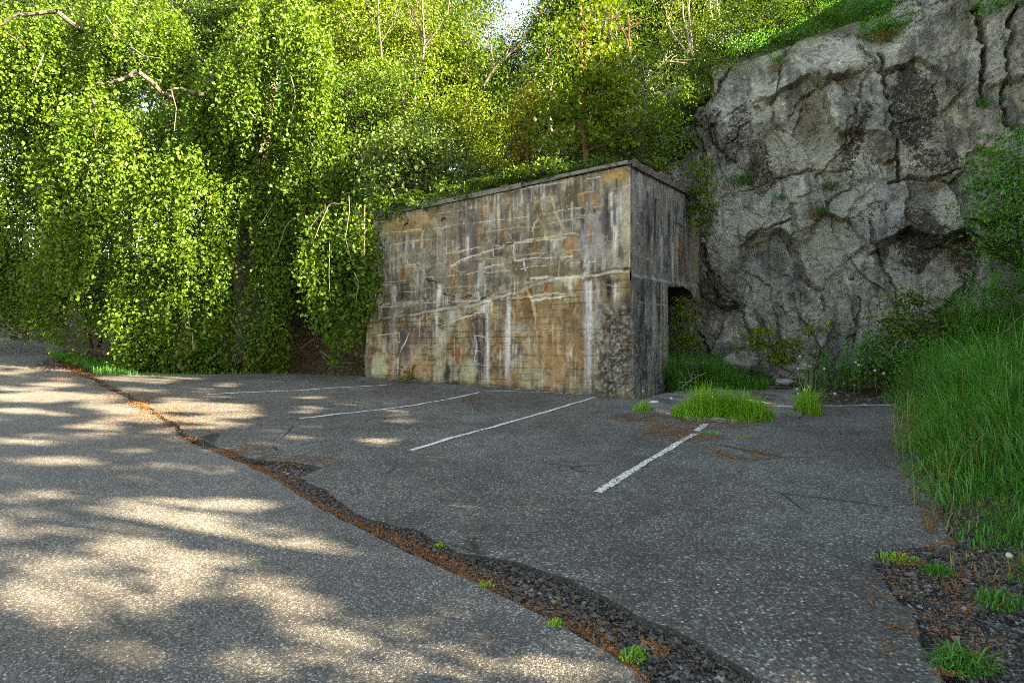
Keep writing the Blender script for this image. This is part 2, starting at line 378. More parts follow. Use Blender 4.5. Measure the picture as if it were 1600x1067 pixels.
# ================================================================== BUNKER
Q0 = float(P0 @ B); S0 = float(P0 @ A)
def Wf(px, py):                                 # seen point on the front wall -> (s, z)
    dx, dz = (px-800)/F, (HOR-py)/F
    k = Q0/(dx*B[0]+B[1]); return k*(dx*A[0]+A[1])-S0, EYE+k*dz
def Ws(px, py):                                 # ... on the side wall -> (depth, z)
    dx, dz = (px-800)/F, (HOR-py)/F
    k = S0/(dx*A[0]+A[1]); return k*(dx*B[0]+B[1])-Q0, EYE+k*dz
class Paint:
    """stains and cracks laid onto a wall, in the wall's own metres"""
    def __init__(s, u, v, base):
        s.u, s.v = np.meshgrid(u, v, indexing='ij'); s.c = np.zeros(s.u.shape+(3,)); s.c[:] = base; s.d = np.zeros(s.u.shape)
    def blend(s, m, col, d=0.):
        m = np.clip(m, 0, 1)[..., None]; s.c = s.c*(1-m)+np.array(col)*m
        if d: s.d += d*m[..., 0]
    def streak(s, u, z1, z0, w, col, k=.8, seed=0, soft=.35, d=0.):
        uu = s.u-u-.03*(vn(s.v*1.7, s.v*0+u*3, seed)-.5)
        ww = w*(.75+.5*vn(s.v*2.3, s.v*0+u*7, seed+1))
        m = np.exp(-np.abs(uu/ww)**2.6)
        L = max(z1-z0, .05); rag = .5*L*(vn(s.u*28, s.u*0+z0, seed+2)-.4)
        m = m*ss(z1+.03, z1-.04, s.v)*ss(z0-.25*L+rag*soft, z0+.45*L+rag*soft, s.v)
        m = m*(.45+.55*ss(.25, .6, vn(s.u*55, s.v*1.6, seed+3)))*(.6+.5*vn(s.u*9, s.v*9, seed+2))
        s.blend(np.minimum(m*k*1.45, 1), col, d)
    def patch(s, u, v, ru, rv, col, k=.7, seed=0, f=5., d=0.):
        r = np.hypot((s.u-u)/ru, (s.v-v)/rv)+.9*(fbm(s.u*f, s.v*f, 4, seed)-.5)
        s.blend(ss(1.1, .6, r)*k, col, d)
    def crack(s, pts, w, col, k=.9, seed=0, d=.006, drip=0.):
        P = [tuple(p) for p in pts]
        uu = s.u+.022*(fbm(s.u*9+3, s.v*9, 3, seed)-.5)*2; vv = s.v+.022*(fbm(s.u*9, s.v*9+7, 3, seed+1)-.5)*2
        dist = np.full(s.u.shape, 9.)
        lo = np.min(np.array(P), 0)-.5; hi = np.max(np.array(P), 0)+.5
        bx = (s.u > lo[0]) & (s.u < hi[0]) & (s.v > lo[1]) & (s.v < hi[1])
        if not bx.any(): return
        dist[bx] = pdist(uu[bx], vv[bx], P)
        wv = w*(.2+1.3*vn(s.u*5, s.v*5, seed+2)**1.3)
        s.blend(ss(1.5, .5, dist/wv)*k*ss(.12, .45, vn(s.u*3.3+seed, s.v*3.3, seed+3)), col, d)
        if drip:
            px = np.interp(s.u, [p[0] for p in sorted(P)], [p[1] for p in sorted(P)], left=-9, right=-9)
            L = drip*(.1+1.6*np.maximum(0, vn(s.u*16, s.u*0, seed)-.35))
            m = ss(.01, -.02, s.v-px)*ss(-1, 0, (s.v-px)/L)*(s.v > px-drip*2)
            s.blend(m*.5*ss(.3, .6, vn(s.u*45, s.v*2, seed+1)), col)
WHITE = (.52,.51,.48); BLUEW = (.44,.46,.50); CREAM = (.44,.38,.27); RUST = (.235,.125,.06); RUSTL = (.34,.215,.115); DARK = (.045,.043,.045); PURP = (.105,.095,.11)
GREY = (.22,.215,.205); OLIVE = (.135,.12,.085); TAN = (.32,.215,.115); BROWN = (.215,.13,.065); LILAC = (.30,.30,.32); PALEG = (.33,.34,.25)
STEP = .0195
u = np.arange(-.0, 7.02, STEP); v = np.arange(-.2, 4.42, STEP)
p = Paint(u, v, (.225, .19, .135))
U_, V_ = p.u, p.v
def ledge(s): return np.interp(s, [0, .5, 1.2, 2.0, 2.5, 3.0, 3.6, 4.5, 5.5, 7], [2.36, 2.33, 2.26, 2.2, 2.0, 1.92, 1.78, 1.7, 1.55, 1.45])
low = ss(.06, -.06, V_-ledge(U_)-.10*(fbm(U_*3, V_*3, 3, 2)-.5))
# broad tones
p.blend(ss(.42, .62, fbm(U_*1.3, V_*1.0, 4, 1))*.7*(1-low), OLIVE)
p.blend(ss(.45, .65, fbm(U_*2.1+5, V_*1.6, 4, 3))*.5*(1-low), (.30,.26,.20))
p.blend((1-low)*.6, (.205,.197,.18))
p.blend(low*.75, (.26,.18,.105))
p.blend(low*ss(.42, .62, fbm(U_*2.0, V_*1.2+4, 4, 5))*.65, BROWN)
p.blend(low*ss(.5, .68, fbm(U_*2.6+9, V_*2.2, 4, 6))*.55, PALEG)
p.blend(low*ss(.45, .7, fbm(U_*1.6+2, V_*.7, 3, 7))*.5, TAN)
# boards of the old shuttering
brow = np.floor((V_+.025*U_)/.128); bt = vn(brow*3.7, np.floor(U_/1.9+brow*.37)*5.1, 4)
p.c *= (1+.34*(bt-.5)*(.4+.6*low))[..., None]
bl = np.abs(((V_+.025*U_)/.128)-np.round((V_+.025*U_)/.128))*.128
seam = ss(.017, .004, bl)*ss(.42, .55, fbm(U_*3.5, V_*9, 3, 2))*(.35+.65*low)
p.blend(seam*.7, (.06,.048,.036), -.014)
# vertical weathering, different on every lift of the pour
lift = np.where(V_ < ledge(U_)-.03, 0, np.where(V_ < 2.95-.06*U_, 1, 2)); off = lift*17.3
def pm(sd, f=1.5, lo=.42, hi=.6): return ss(lo, hi, fbm(U_*f+off, V_*f*1.3, 3, sd))
st = fbm(U_*13+off, V_*1.0, 4, 2); p.blend(ss(.54, .68, st)*pm(1, 1.1, .38, .55)*.8, PURP); p.blend(ss(.46, .32, st)*pm(2, 1.1, .38, .55)*.6, (.36,.35,.32))
st = fbm(U_*9+40+off, V_*.9, 3, 4); p.blend(ss(.60, .72, st)*pm(5)*.5, (.23,.12,.06))
st = fbm(U_*27+11+off, V_*1.2, 3, 6); p.blend(ss(.58, .74, st)*pm(3, 1.2, .4, .56)*.65, BLUEW)
blot = fbm(U_*3.1+3, V_*3.1, 5, 7); p.blend(ss(.56, .70, blot)*.5, (.11,.10,.085)); p.blend(ss(.40, .28, blot)*.5, (.33,.32,.28))
blot = fbm(U_*7+1, V_*7, 4, 5); p.blend(ss(.60, .72, blot)*.45, (.09,.08,.07)); p.blend(ss(.38, .28, blot)*.4, (.36,.34,.30))
sx = lambda pts, ox, oy, sc: [Wf(ox+x/sc, oy+y/sc) for x, y in pts]
def STK(x, y0, y1, w, col, k=.8, **kw):
    s_, z1 = Wf(x, y0); _, z0 = Wf(x, y1); ds = abs(Wf(x+w, y0)[0]-s_); p.streak(s_, z1, z0, ds, col, k, seed=int(x) % 6, **kw)
def PAT(x, y, rx, ry, col, k=.7, **kw):
    s_, z_ = Wf(x, y); p.patch(s_, z_, abs(Wf(x+rx, y)[0]-s_), abs(Wf(x, y+ry)[1]-z_), col, k, seed=int(x+y) % 6, **kw)
PAT(640,350,55,22,(.33,.23,.10),.55); PAT(670,372,18,30,OLIVE,.6); PAT(660,400,22,20,GREY,.6); PAT(700,430,22,30,(.2,.19,.16),.6)
PAT(900,310,24,28,(.12,.10,.06),.75); PAT(830,345,26,28,OLIVE,.7); PAT(855,350,10,35,(.24,.22,.15),.6); PAT(890,385,16,16,(.36,.23,.14),.7); PAT(765,425,20,20,OLIVE,.5)
PAT(925,365,24,58,LILAC,.65); PAT(950,340,14,50,PURP,.65); PAT(978,345,11,75,(.40,.36,.29),.75); PAT(965,275,28,10,(.40,.28,.11),.7); PAT(850,425,60,14,(.15,.125,.07),.6); PAT(810,415,14,14,(.10,.09,.06),.6)
PAT(975,420,24,18,(.36,.32,.25),.65); PAT(780,440,16,10,(.12,.11,.10),.6)
for x, y0, y1, w, c, k in [(645.5,377,390,2,WHITE,.8),(730,370,402,3.2,WHITE,.95),(747,356,390,4.5,RUSTL,.85),(753,320,360,2,RUST,.8),(767,315,336,2.5,RUST,.8),(780,318,366,2,CREAM,.7),
    (722,326,440,6,PURP,.75),(740,326,440,9,PURP,.7),(708,395,458,5,BROWN,.8),(737,414,450,4,RUST,.7),(751,410,452,3,BLUEW,.7),(630,414,438,4,RUST,.8),(638,414,440,3,RUSTL,.7),(615,445,480,5,BLUEW,.75),
    (629,452,472,5,DARK,.7),(687,444,472,3.2,WHITE,.85),(660,372,392,2,CREAM,.7),(760,465,490,7,WHITE,.95),(774,458,500,2.6,RUSTL,.95),(771,460,488,1.4,WHITE,.8),(796,454,612,4.4,BLUEW,.95),(797,456,560,2.2,WHITE,.8),(792,470,505,1.6,RUST,.6),
    (752,490,612,10,(.075,.065,.075),.92),(764,488,600,2.4,BLUEW,.7),(685,458,532,2.8,BLUEW,.75),(690,515,562,6,(.35,.35,.31),.7),(618,486,585,4,LILAC,.65),(604,480,532,9,(.10,.075,.05),.75),(634,515,570,9,PURP,.75),(666,508,545,12,PURP,.6),
    (719,540,565,6,(.27,.10,.06),.7),(826,443,492,5,RUST,.95),(831,450,486,3,(.16,.06,.02),.7),(855,436,466,4,RUST,.85),(862,430,470,3,RUSTL,.8),(892.5,434,460,3.5,WHITE,.95),(885,433,448,6,CREAM,.8),(902,432,456,3,RUSTL,.9),(908,432,456,3,RUST,.9),(899,432,446,8,CREAM,.7),
    (921,440,622,6.5,BLUEW,.9),(924,440,560,2.5,WHITE,.7),(937,440,528,4,LILAC,.8),(945,440,500,3,GREY,.6),(953,434,470,4.2,DARK,.95),(967,442,482,5,BLUEW,.85),(963,445,500,2.5,WHITE,.6),(978,430,448,4,RUSTL,.7),(930,436,450,2,RUST,.8),
    (909,302,324,4,RUSTL,.85),(911,324,360,3,DARK,.8),(931,302,326,4.5,RUSTL,.85),(929,325,334,3,DARK,.7),(922,350,388,2.8,RUST,.85),(894,315,348,2.5,WHITE,.9),(954,300,330,3.2,WHITE,.8),(961,352,402,3.6,WHITE,.92),(956,330,360,2.2,BLUEW,.8),(968,300,356,2.6,BLUEW,.85),
    (947,295,372,4,DARK,.6),(963,278,300,3,DARK,.7),(824,318,370,3.2,LILAC,.8),(838,374,402,3.4,RUST,.85),(816,304,318,2,WHITE,.7),(850,300,316,2.4,BLUEW,.7),(868,374,390,3.5,WHITE,.7),(877,360,378,2,CREAM,.7),(796,325,352,1.6,CREAM,.6),(700,475,530,4,GREY,.5),(725,470,520,3,(.24,.11,.06),.6),
    (860,470,600,22,(.33,.20,.09),.45),(880,560,612,16,TAN,.6),(836,530,612,8,PALEG,.5),(905,470,610,10,BROWN,.5)]:
    STK(x, y0, y1, w, c, k)
PAT(594,575,13,22,PALEG,.9); PAT(574,572,8,24,(.16,.155,.15),.85); PAT(567,530,7,30,(.31,.27,.20),.8); PAT(700,588,8,22,(.04,.037,.035),.9); PAT(712,600,7,8,(.05,.045,.04),.85); PAT(735,580,14,22,PALEG,.6); PAT(690,590,10,30,(.33,.33,.28),.6); PAT(660,575,22,20,TAN,.5)
PAT(958,570,26,60,(.075,.072,.07),.85, f=7.); PAT(965,500,22,40,(.15,.14,.13),.7); PAT(975,585,16,35,(.30,.29,.27),.55, f=9.); PAT(950,540,14,14,(.35,.33,.29),.5, f=10.); PAT(976,445,12,25,(.28,.22,.15),.6)
spk = fbm(U_*26, V_*26, 3, 3); cor = ss(1.1, .3, U_)*ss(2.2, 1.6, V_)
cor = cor*ss(.35, .6, fbm(U_*2.2, V_*1.4, 3, 2)); p.blend(cor*.5, (.10,.095,.09)); p.blend(cor*ss(.60, .68, spk)*.6, (.36,.35,.32), .004); p.blend(cor*ss(.42, .34, spk)*.7, (.03,.03,.03), -.008)
C1, C2, C3, C4 = (560,320,6.667), (780,250,6.667), (560,460,6.667), (780,400,4.444)
for pts, o, w, c, dr in [
    ([(180,625),(270,600),(400,565),(490,500),(560,505),(640,480)], C1, .014, CREAM, .1), ([(960,640),(1080,575),(1200,535),(1330,490),(1440,455),(1500,430),(1540,400),(1600,400)], C1, .016, WHITE, .12),
    ([(0,920),(70,875),(150,870),(250,845),(350,830),(430,815),(560,800),(660,775),(760,770),(830,780)], C2, .02, CREAM, .14), ([(550,400),(570,460),(590,560),(640,660),(670,700),(665,770)], C2, .022, CREAM, 0),
    ([(380,380),(370,500),(380,580),(410,620),(465,665),(480,740),(475,800)], C2, .018, CREAM, 0), ([(410,620),(370,660),(345,740)], C2, .02, CREAM, 0), ([(150,880),(155,960),(165,1050)], C2, .016, WHITE, 0),
    ([(990,270),(980,360),(1010,480),(1020,500),(1090,480),(1130,460)], C1, .014, CREAM, 0), ([(1015,500),(1020,640)], C1, .014, CREAM, 0), ([(700,230),(660,330),(650,450),(700,500),(690,560),(670,600),(690,720),(700,760),(670,810)], C1, .016, CREAM, 0),
    ([(1320,660),(1420,630),(1500,620),(1600,590)], C1, .012, WHITE, .1), ([(160,1050),(250,1040),(330,1025),(430,1020),(520,1020),(620,1005),(760,1005)], C2, .016, WHITE, .12), ([(400,690),(480,640),(540,625),(640,610)], C1, .013, WHITE, .12), ([(300,440),(420,400),(560,380),(640,365)], C1, .010, CREAM, .12),
    ([(890,505),(1000,460),(1060,440)], C1, .012, CREAM, 0), ([(215,155),(350,150),(480,150),(600,140),(700,130)], C4, .03, WHITE, .16), ([(700,130),(800,112),(900,105)], C4, .02, CREAM, .08), ([(180,200),(240,310),(265,420),(255,470),(270,540),(280,600)], C4, .026, CREAM, 0),
    ([(240,310),(350,295),(440,285),(480,280)], C4, .018, WHITE, 0), ([(410,380),(390,440),(380,510),(385,600)], C4, .014, CREAM, 0), ([(410,390),(455,460),(440,500),(420,590),(415,680)], C4, .013, CREAM, 0), ([(390,350),(410,385)], C4, .01, CREAM, 0), ([(290,510),(380,510)], C4, .012, CREAM, 0), ([(505,640),(515,720),(505,760)], C4, .016, WHITE, 0),
    ([(515,720),(590,715)], C4, .009, WHITE, 0), ([(545,340),(530,410)], C4, .01, CREAM, 0), ([(170,30),(190,130),(185,200)], C4, .018, WHITE, 0), ([(420,20),(415,140)], C4, .015, CREAM, 0), ([(190,435),(300,415),(420,400)], C3, .011, WHITE, 0), ([(440,400),(450,500)], C3, .011, WHITE, 0),
    ([(550,400),(500,510),(460,580),(430,680),(430,770)], C3, .014, WHITE, 0), ([(730,250),(850,170),(880,130)], C3, .013, CREAM, 0), ([(870,310),(990,285),(1080,250),(1280,195)], C3, .016, WHITE, .1), ([(470,90),(445,200)], C3, .014, WHITE, 0), ([(400,90),(640,70),(740,62)], C3, .014, BLUEW, .12),
    ([(220,130),(330,90)], C3, .012, WHITE, .08), ([(1190,230),(1220,380),(1220,430),(1340,440)], C3, .010, WHITE, 0), ([(1220,430),(1250,500),(1240,600),(1220,700)], C3, .009, WHITE, 0), ([(1270,480),(1340,480)], C3, .008, WHITE, 0), ([(1240,590),(1350,580)], C3, .009, WHITE, 0), ([(1230,690),(1370,680)], C3, .009, WHITE, 0), ([(1240,720),(1370,740)], C3, .009, WHITE, 0),
    ([(1340,440),(1345,520),(1390,570)], C3, .012, WHITE, 0), ([(1360,540),(1370,650)], C3, .012, CREAM, 0), ([(270,460),(262,590)], C1, .012, WHITE, 0), ([(515,450),(515,620)], C1, .010, WHITE, 0), ([(335,600),(345,700)], C1, .012, WHITE, 0), ([(175,640),(178,740)], C1, .009, CREAM, 0), ([(265,780),(262,840),(330,830)], C1, .014, WHITE, .05)]:
    p.crack(sx(pts, *o), w, c, seed=int(pts[0][0]) % 5, drip=dr)
rb = np.random.default_rng(21)                                    # lime bleeding along the lifts and butt joints of the old pour
for k_ in range(9):
    z0 = 1.75+k_*.30+rb.uniform(-.05, .05); s0 = 6.9
    pts_ = [(s_, z0+.055*(6.9-s_)*(.2 if k_ > 5 else .6)+rb.normal(0, .02)) for s_ in np.linspace(.6, 6.9, 14)]
    p.crack(pts_, .0085, CREAM if k_ % 2 else WHITE, .75, seed=k_ % 5, drip=.07 if k_ % 3 == 0 else 0)
    for j_ in range(9):
        s1 = rb.uniform(.7, 6.8); z1 = z0+.055*(6.9-s1)*(.2 if k_ > 5 else .6); p.crack([(s1, z1), (s1+rb.normal(0, .03), z1+.15), (s1+rb.normal(0, .04), z1+.30)], .008, CREAM, .7, seed=j_ % 5)
for pts, o, w in [([(430,840),(520,830)], C1, .012), ([(880,930),(940,945),(1000,960)], C1, .02), ([(1080,965),(1180,945)], C1, .018), ([(1280,985),(1400,925),(1480,900)], C1, .016), ([(0,250),(100,222),(185,208)], C4, .016), ([(840,320),(940,300)], C3, .016), ([(1540,405),(1600,405)], C1, .01), ([(60,875),(150,868)], C2, .012), ([(870,92),(905,88)], C4, .02), ([(700,780),(880,820)], C1, .012)]:
    p.crack(sx(pts, *o), w, (.03,.028,.025), d=-.03)
sp = fbm(U_*5, V_*5, 4, 6); spall = ss(.62, .72, sp)*ss(.75, .0, np.abs(V_-ledge(U_)-.12))*ss(1.9, 2.4, U_)
p.blend(spall*.8, (.16,.145,.12), -.025); p.c *= (1+.5*spall*(vn(U_*40, V_*40, 2)-.5))[..., None]
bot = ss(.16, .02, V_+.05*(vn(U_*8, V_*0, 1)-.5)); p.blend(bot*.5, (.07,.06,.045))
p.c *= (.74+.52*fbm(U_*18, V_*14, 4, 1))[..., None]
hsv = p.c.mean(-1, keepdims=True); p.c = np.clip((hsv+(p.c-hsv)*1.0)*[.97, .94, .92], .012, .8)
p.c = np.clip(.19*(p.c/.19)**1.3, .012, .8)
jt = np.abs(V_-ledge(U_)-.10*(fbm(U_*3, V_*3, 3, 2)-.5)-.01); p.blend(ss(.05, .0, jt)*ss(.35, .6, fbm(U_*4, V_*2, 3, 4))*.6, (.40,.37,.31)); p.blend(ss(.03, .0, np.abs(jt-.05))*ss(.45, .6, fbm(U_*3+4, V_*2, 3, 6))*.8, (.05,.045,.04))
D = p.d+.055*low+.02*(fbm(U_*1.5, V_*1.5, 3, 5)-.5)+.012*(fbm(U_*7, V_*7, 3, 2)-.5)
D -= .12*ss(.10, .0, U_)*(.4+.9*vn(V_*5, V_*0, 2))*ss(2.4, 1.9, V_)*.8                 # worn corner
t = NT('stained_concrete'); a = t.attr('wcol', 'Color'); n = t.noise(60, 4, .7); n2 = t.noise(16, 5, .7); n3 = t.noise(1., 4, .7, t.scalev((130, 130, 5)))
c = t.mix(1., a, t.ramp(n, [(.28, .62), (.72, 1.4)]), 'MULTIPLY'); c = t.mix(1., c, t.ramp(n3, [(.3, .8), (.7, 1.2)]), 'MULTIPLY')
pit = t.ramp(t.voro(34, 'Distance'), [(.08, 1.), (.16, 0.)]); pitm = t.math('MULTIPLY', pit, t.ramp(n2, [(.5, 0.), (.6, .7)]))
c = t.mix(pitm, c, (.035, .03, .026))
wv_ = t.n('Mix', {0: .10, 4: t.pos(), 5: t.n('TexNoise', {'Vector': t.pos(), 'Scale': 4., 'Detail': 4.}).outputs['Color']}, data_type='VECTOR').outputs[1]
ve = t.n('TexVoronoi', {'Vector': wv_, 'Scale': 2.6}, feature='DISTANCE_TO_EDGE').outputs['Distance']
c = t.mix(t.math('MULTIPLY', t.ramp(ve, [(.010, 1.), (.026, 0.)]), t.ramp(t.noise(.9, 3, .6), [(.50, 0.), (.60, .55)])), c, (.40, .38, .33))
M_conc = t.done(t.pbr(c, .88, t.bump(t.math('SUBTRACT', t.math('ADD', t.math('MULTIPLY', n, .35), n2), t.math('MULTIPLY', pitm, .6)), .016, .9), .2))
def top_f(s): return 4.325-.052*s
bunker = empty('concrete_bunker', (P0[0]+A[0]*3, P0[1]+A[1]*3, 0), 'stained old concrete bunker with streaked walls built into the slope beside the cliff', 'bunker')
def w3(s, q, z): return np.stack([P0[0]+A[0]*s+B[0]*q, P0[1]+A[1]*s+B[1]*q, z+0*s], -1)
g = Geo()
vz = np.clip(V_, None, top_f(U_)); uu = np.minimum(U_, 6.98-.075*np.clip(V_, 0, 4)+.05*(vn(V_*4, V_*0, 3)-.5)+.10*(vn(V_*1.3, V_*0+3, 3)-.5))
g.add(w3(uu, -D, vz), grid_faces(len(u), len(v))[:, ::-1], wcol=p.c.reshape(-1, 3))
ends = w3(uu[-1], -D[-1], vz[-1]); back = w3(uu[-1], D[-1]*0+.7, vz[-1])            # left end face, top
gg = grid_faces(2, len(v)); g.add(np.stack([ends, back]), gg[:, ::-1], wcol=np.tile([.2,.175,.13], (2*len(v), 1)))
tp = w3(uu[:, -1], -D[:, -1], vz[:, -1]); tb = w3(uu[:, -1], D[:, -1]*0+.7, vz[:, -1])
g.add(np.stack([tp, tb]), grid_faces(2, len(u)), wcol=np.tile([.2,.18,.15], (2*len(u), 1)))
g.build('front_wall', M_conc, bunker)

# side wall, with the broken doorway next to the rock
u2 = np.arange(0, 4.95, STEP*1.2); v2 = np.arange(-.2, 4.75, STEP*1.2)
p2 = Paint(u2, v2, (.23, .24, .25)); U2, V2 = p2.u, p2.v
p2.blend(ss(.45, .62, fbm(U2*1.5, V2*1.2, 4, 3))*.6, (.22,.215,.2))
for k_, (fr, sd, c_) in enumerate([(12, 1, (.04,.043,.05)), (24, 3, (.05,.052,.06)), (7, 5, (.07,.072,.08))]):
    st = fbm(U2*fr+k_*7+np.where(V2 > 2.3, 9., 0), V2*.9, 4, sd); p2.blend(ss(.49, .64, st)*ss(.36, .56, fbm(U2*1.6+k_, V2*1.6, 3, sd))*.8, c_)
for k_, (fr, sd, c_) in enumerate([(24, 2, (.36,.39,.42)), (40, 6, (.45,.47,.48))]):
    st = fbm(U2*fr*.8+k_*9+np.where(V2 > 2.3, 5., 0), V2*.9, 3, sd); p2.blend(ss(.58, .72, st)*ss(.40, .6, fbm(U2*1.4+k_*3, V2*1.7, 3, sd))*.7, c_)
p2.blend(ss(.55, .70, fbm(U2*4, V2*4, 5, 6))*.5, (.27,.255,.22)); p2.blend(ss(.42, .30, fbm(U2*3+2, V2*3, 5, 2))*.55, (.06,.06,.06))
def S2(x, y0, y1, w, c, k=.85):
    a_, z1 = Ws(x, y0); _, z0 = Ws(x, y1); p2.streak(a_, z1, z0, abs(Ws(x+w, y0)[0]-a_), c, k, seed=int(x) % 6)
for x, y0, y1, w, c in [(1058,355,450,1.6,CREAM),(1064,372,440,1.8,RUST),(1069,360,440,2,RUST),(1051,380,450,1.6,WHITE),(1034,370,445,2,BLUEW),(1014,290,340,2,BLUEW),(1020,430,580,2.2,BLUEW),(1030,445,590,1.8,CREAM),(1036,445,600,1.8,(.40,.36,.28)),(1006,430,560,2,BLUEW),(1012,300,420,3,DARK),(1024,310,420,2.5,DARK),(1003,440,520,2,DARK),(1028,440,560,2,DARK),(1000,270,330,4,BLUEW),(1045,330,430,2,DARK),(1080,370,455,2.5,(.32,.27,.19)),(1088,390,460,3,(.36,.32,.26))]: S2(x, y0, y1, w, c)
p2.patch(.2, 3.0, .14, 1.5, (.30,.28,.24), .6, 1); p2.patch(.25, .7, .35, .8, (.20,.19,.175), .8, 2); p2.patch(.55, .9, .4, .7, (.06,.06,.058), .8, 3); p2.patch(.5, 2.1, 1.2, .25, (.10,.10,.10), .6, 3); p2.patch(4.5, 3.2, .5, 1.3, (.28,.235,.17), .8, 4)
zz = lambda x, y: Ws(x, y)
for pts, w in [([(985,430),(1010,436),(1045,442)], .02), ([(985,470),(1010,475),(1040,478)], .012), ([(992,320),(1004,330)], .015), ([(994,350),(1008,356)], .012), ([(1000,400),(1040,420)], .014)]:
    p2.crack([zz(*q) for q in pts], w, (.38,.39,.39))
p2.crack([zz(1045,335), zz(1052,345), zz(1076,362)], .012, (.03,.03,.03), d=-.02)
spk = fbm(U2*24, V2*24, 3, 3); lw = ss(1.7, .9, V2)
p2.blend(lw*ss(.58, .68, spk)*.6, (.38,.37,.34)); p2.blend(lw*ss(.42, .34, spk)*.5, (.03,.03,.03))
p2.c = np.clip(p2.c*(.74+.52*fbm(U2*15, V2*12, 4, 1))[..., None], .012, .7)
D2 = p2.d+.02*(fbm(U2*1.5, V2*1.5, 3, 1)-.5)+.02*(fbm(U2*6, V2*6, 3, 2)-.5)+.03*ss(.05, -.05, V2-2.3)
D2 -= .14*ss(.14, 0, U2)*(.3+.9*vn(V2*5+.3, V2*0, 2))*ss(2.4, 1.9, V2)*.8
def wside(d, out, z): return np.stack([P0[0]+B[0]*d-A[0]*out, P0[1]+B[1]*d-A[1]*out, z+0*d], -1)
topz = 4.33+.045*U2+.06*(vn(U2*5, U2*0, 2)-.5)*ss(.3, .8, U2)
Vc = np.minimum(V2, topz); Uc = np.minimum(U2, 4.78+.09*(fbm(V2*3, V2*0, 3, 4)-.5)*2)
f = grid_faces(len(u2), len(v2)); cu = U2.ravel()[f].mean(1); cv = V2.ravel()[f].mean(1)
d0 = 2.17+.03*(vn(cv*5, cv*0, 1)-.5)+.04*ss(1.5, 0, cv); dz = 2.2+.09*(vn(cu*4, cu*0, 3)-.5)-.30*ss(3.3, 4.6, cu)**2
op = (cu > d0) & (cv < dz)
g = Geo(); g.add(wside(Uc, D2, Vc), f[~op], wcol=p2.c.reshape(-1, 3))
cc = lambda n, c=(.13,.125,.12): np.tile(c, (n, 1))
zz_ = np.linspace(-.2, 2.25, 40); jd = 2.17+.03*(vn(zz_*5, zz_*0, 1)-.5)+.04*ss(1.5, 0, zz_)
for o0, o1 in [(.0, -.3), (-.3, -.62)]:
    g.add(np.stack([wside(jd, o0+0*zz_, zz_), wside(jd, o1+0*zz_, zz_)]), grid_faces(2, 40), wcol=cc(80))
dd_ = np.linspace(2.15, 4.9, 50); zd = 2.2+.09*(vn(dd_*4, dd_*0, 3)-.5)-.30*ss(3.3, 4.6, dd_)**2
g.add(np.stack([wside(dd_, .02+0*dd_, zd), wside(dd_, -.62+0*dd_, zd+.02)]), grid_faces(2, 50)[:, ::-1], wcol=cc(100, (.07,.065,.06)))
g.build('side_wall', M_conc, bunker)
# the dark room behind the doorway
g = Geo()
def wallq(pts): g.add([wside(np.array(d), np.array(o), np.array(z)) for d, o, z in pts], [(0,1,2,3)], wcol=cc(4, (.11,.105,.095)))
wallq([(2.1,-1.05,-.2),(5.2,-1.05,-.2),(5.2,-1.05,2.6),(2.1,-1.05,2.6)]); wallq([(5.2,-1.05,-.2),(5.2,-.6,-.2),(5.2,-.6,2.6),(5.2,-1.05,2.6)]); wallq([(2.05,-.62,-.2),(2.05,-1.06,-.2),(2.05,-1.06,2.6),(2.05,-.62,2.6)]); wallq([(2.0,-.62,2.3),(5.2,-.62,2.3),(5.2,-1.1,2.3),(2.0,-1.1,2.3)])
g.build('doorway', M_conc, bunker)
# roof slab and the lip along its front edge
M_slab = plain_mat('roof_concrete', (.06,.056,.048), (.22,.205,.18), 9, .9, .04)
g = Geo()
us = np.linspace(-.03, 6.6, 160); vs2 = np.array([-.02, .3, .9, 2, 3.4, 4.9]); Us, Vs = np.meshgrid(us, vs2, indexing='ij')
Zs = np.where(Vs < .1, top_f(Us)+.04, np.maximum(top_f(Us), 4.33+.045*Vs-.02*Us)+.09+.10*fbm(Us*2.5, Vs*2.5, 4, 2))-.0
Zs = np.minimum(Zs, np.where(Vs < .1, 9, 5)); g.add(w3(Us, Vs, Zs), grid_faces(len(us), len(vs2))[:, ::-1])
lip = w3(us, -.045+.015*vn(us*6, us*0, 2), top_f(us)+.012); lip2 = w3(us, -.03+.05*vn(us*6, us*0, 2), top_f(us)+.05+.09*(fbm(us*4, us*0, 3, 4)-.4)); inn = w3(us, 0*us+.02, top_f(us)+.012); inn2 = w3(us, 0*us+.06, top_f(us)+.10+.1*(fbm(us*4, us*0, 3, 4)-.5))
g.add(np.stack([inn, lip, lip2, inn2]), grid_faces(4, len(us))[:, ::-1])
sd = np.linspace(-.03, 4.9, 90); e1 = wside(sd, .03+.02*vn(sd*6, sd*0, 1), 4.33+.045*sd-.03); e2 = wside(sd, .03+.03*vn(sd*6, sd*0, 2), 4.33+.045*sd+.10+.07*vn(sd*4, sd*0, 5)); e3 = wside(sd, -.05+0*sd, 4.33+.045*sd+.13+.07*vn(sd*4, sd*0, 5))
g.add(np.stack([e1, e2, e3]), grid_faces(3, len(sd))[:, ::-1])
g.build('roof_slab', M_slab, bunker)
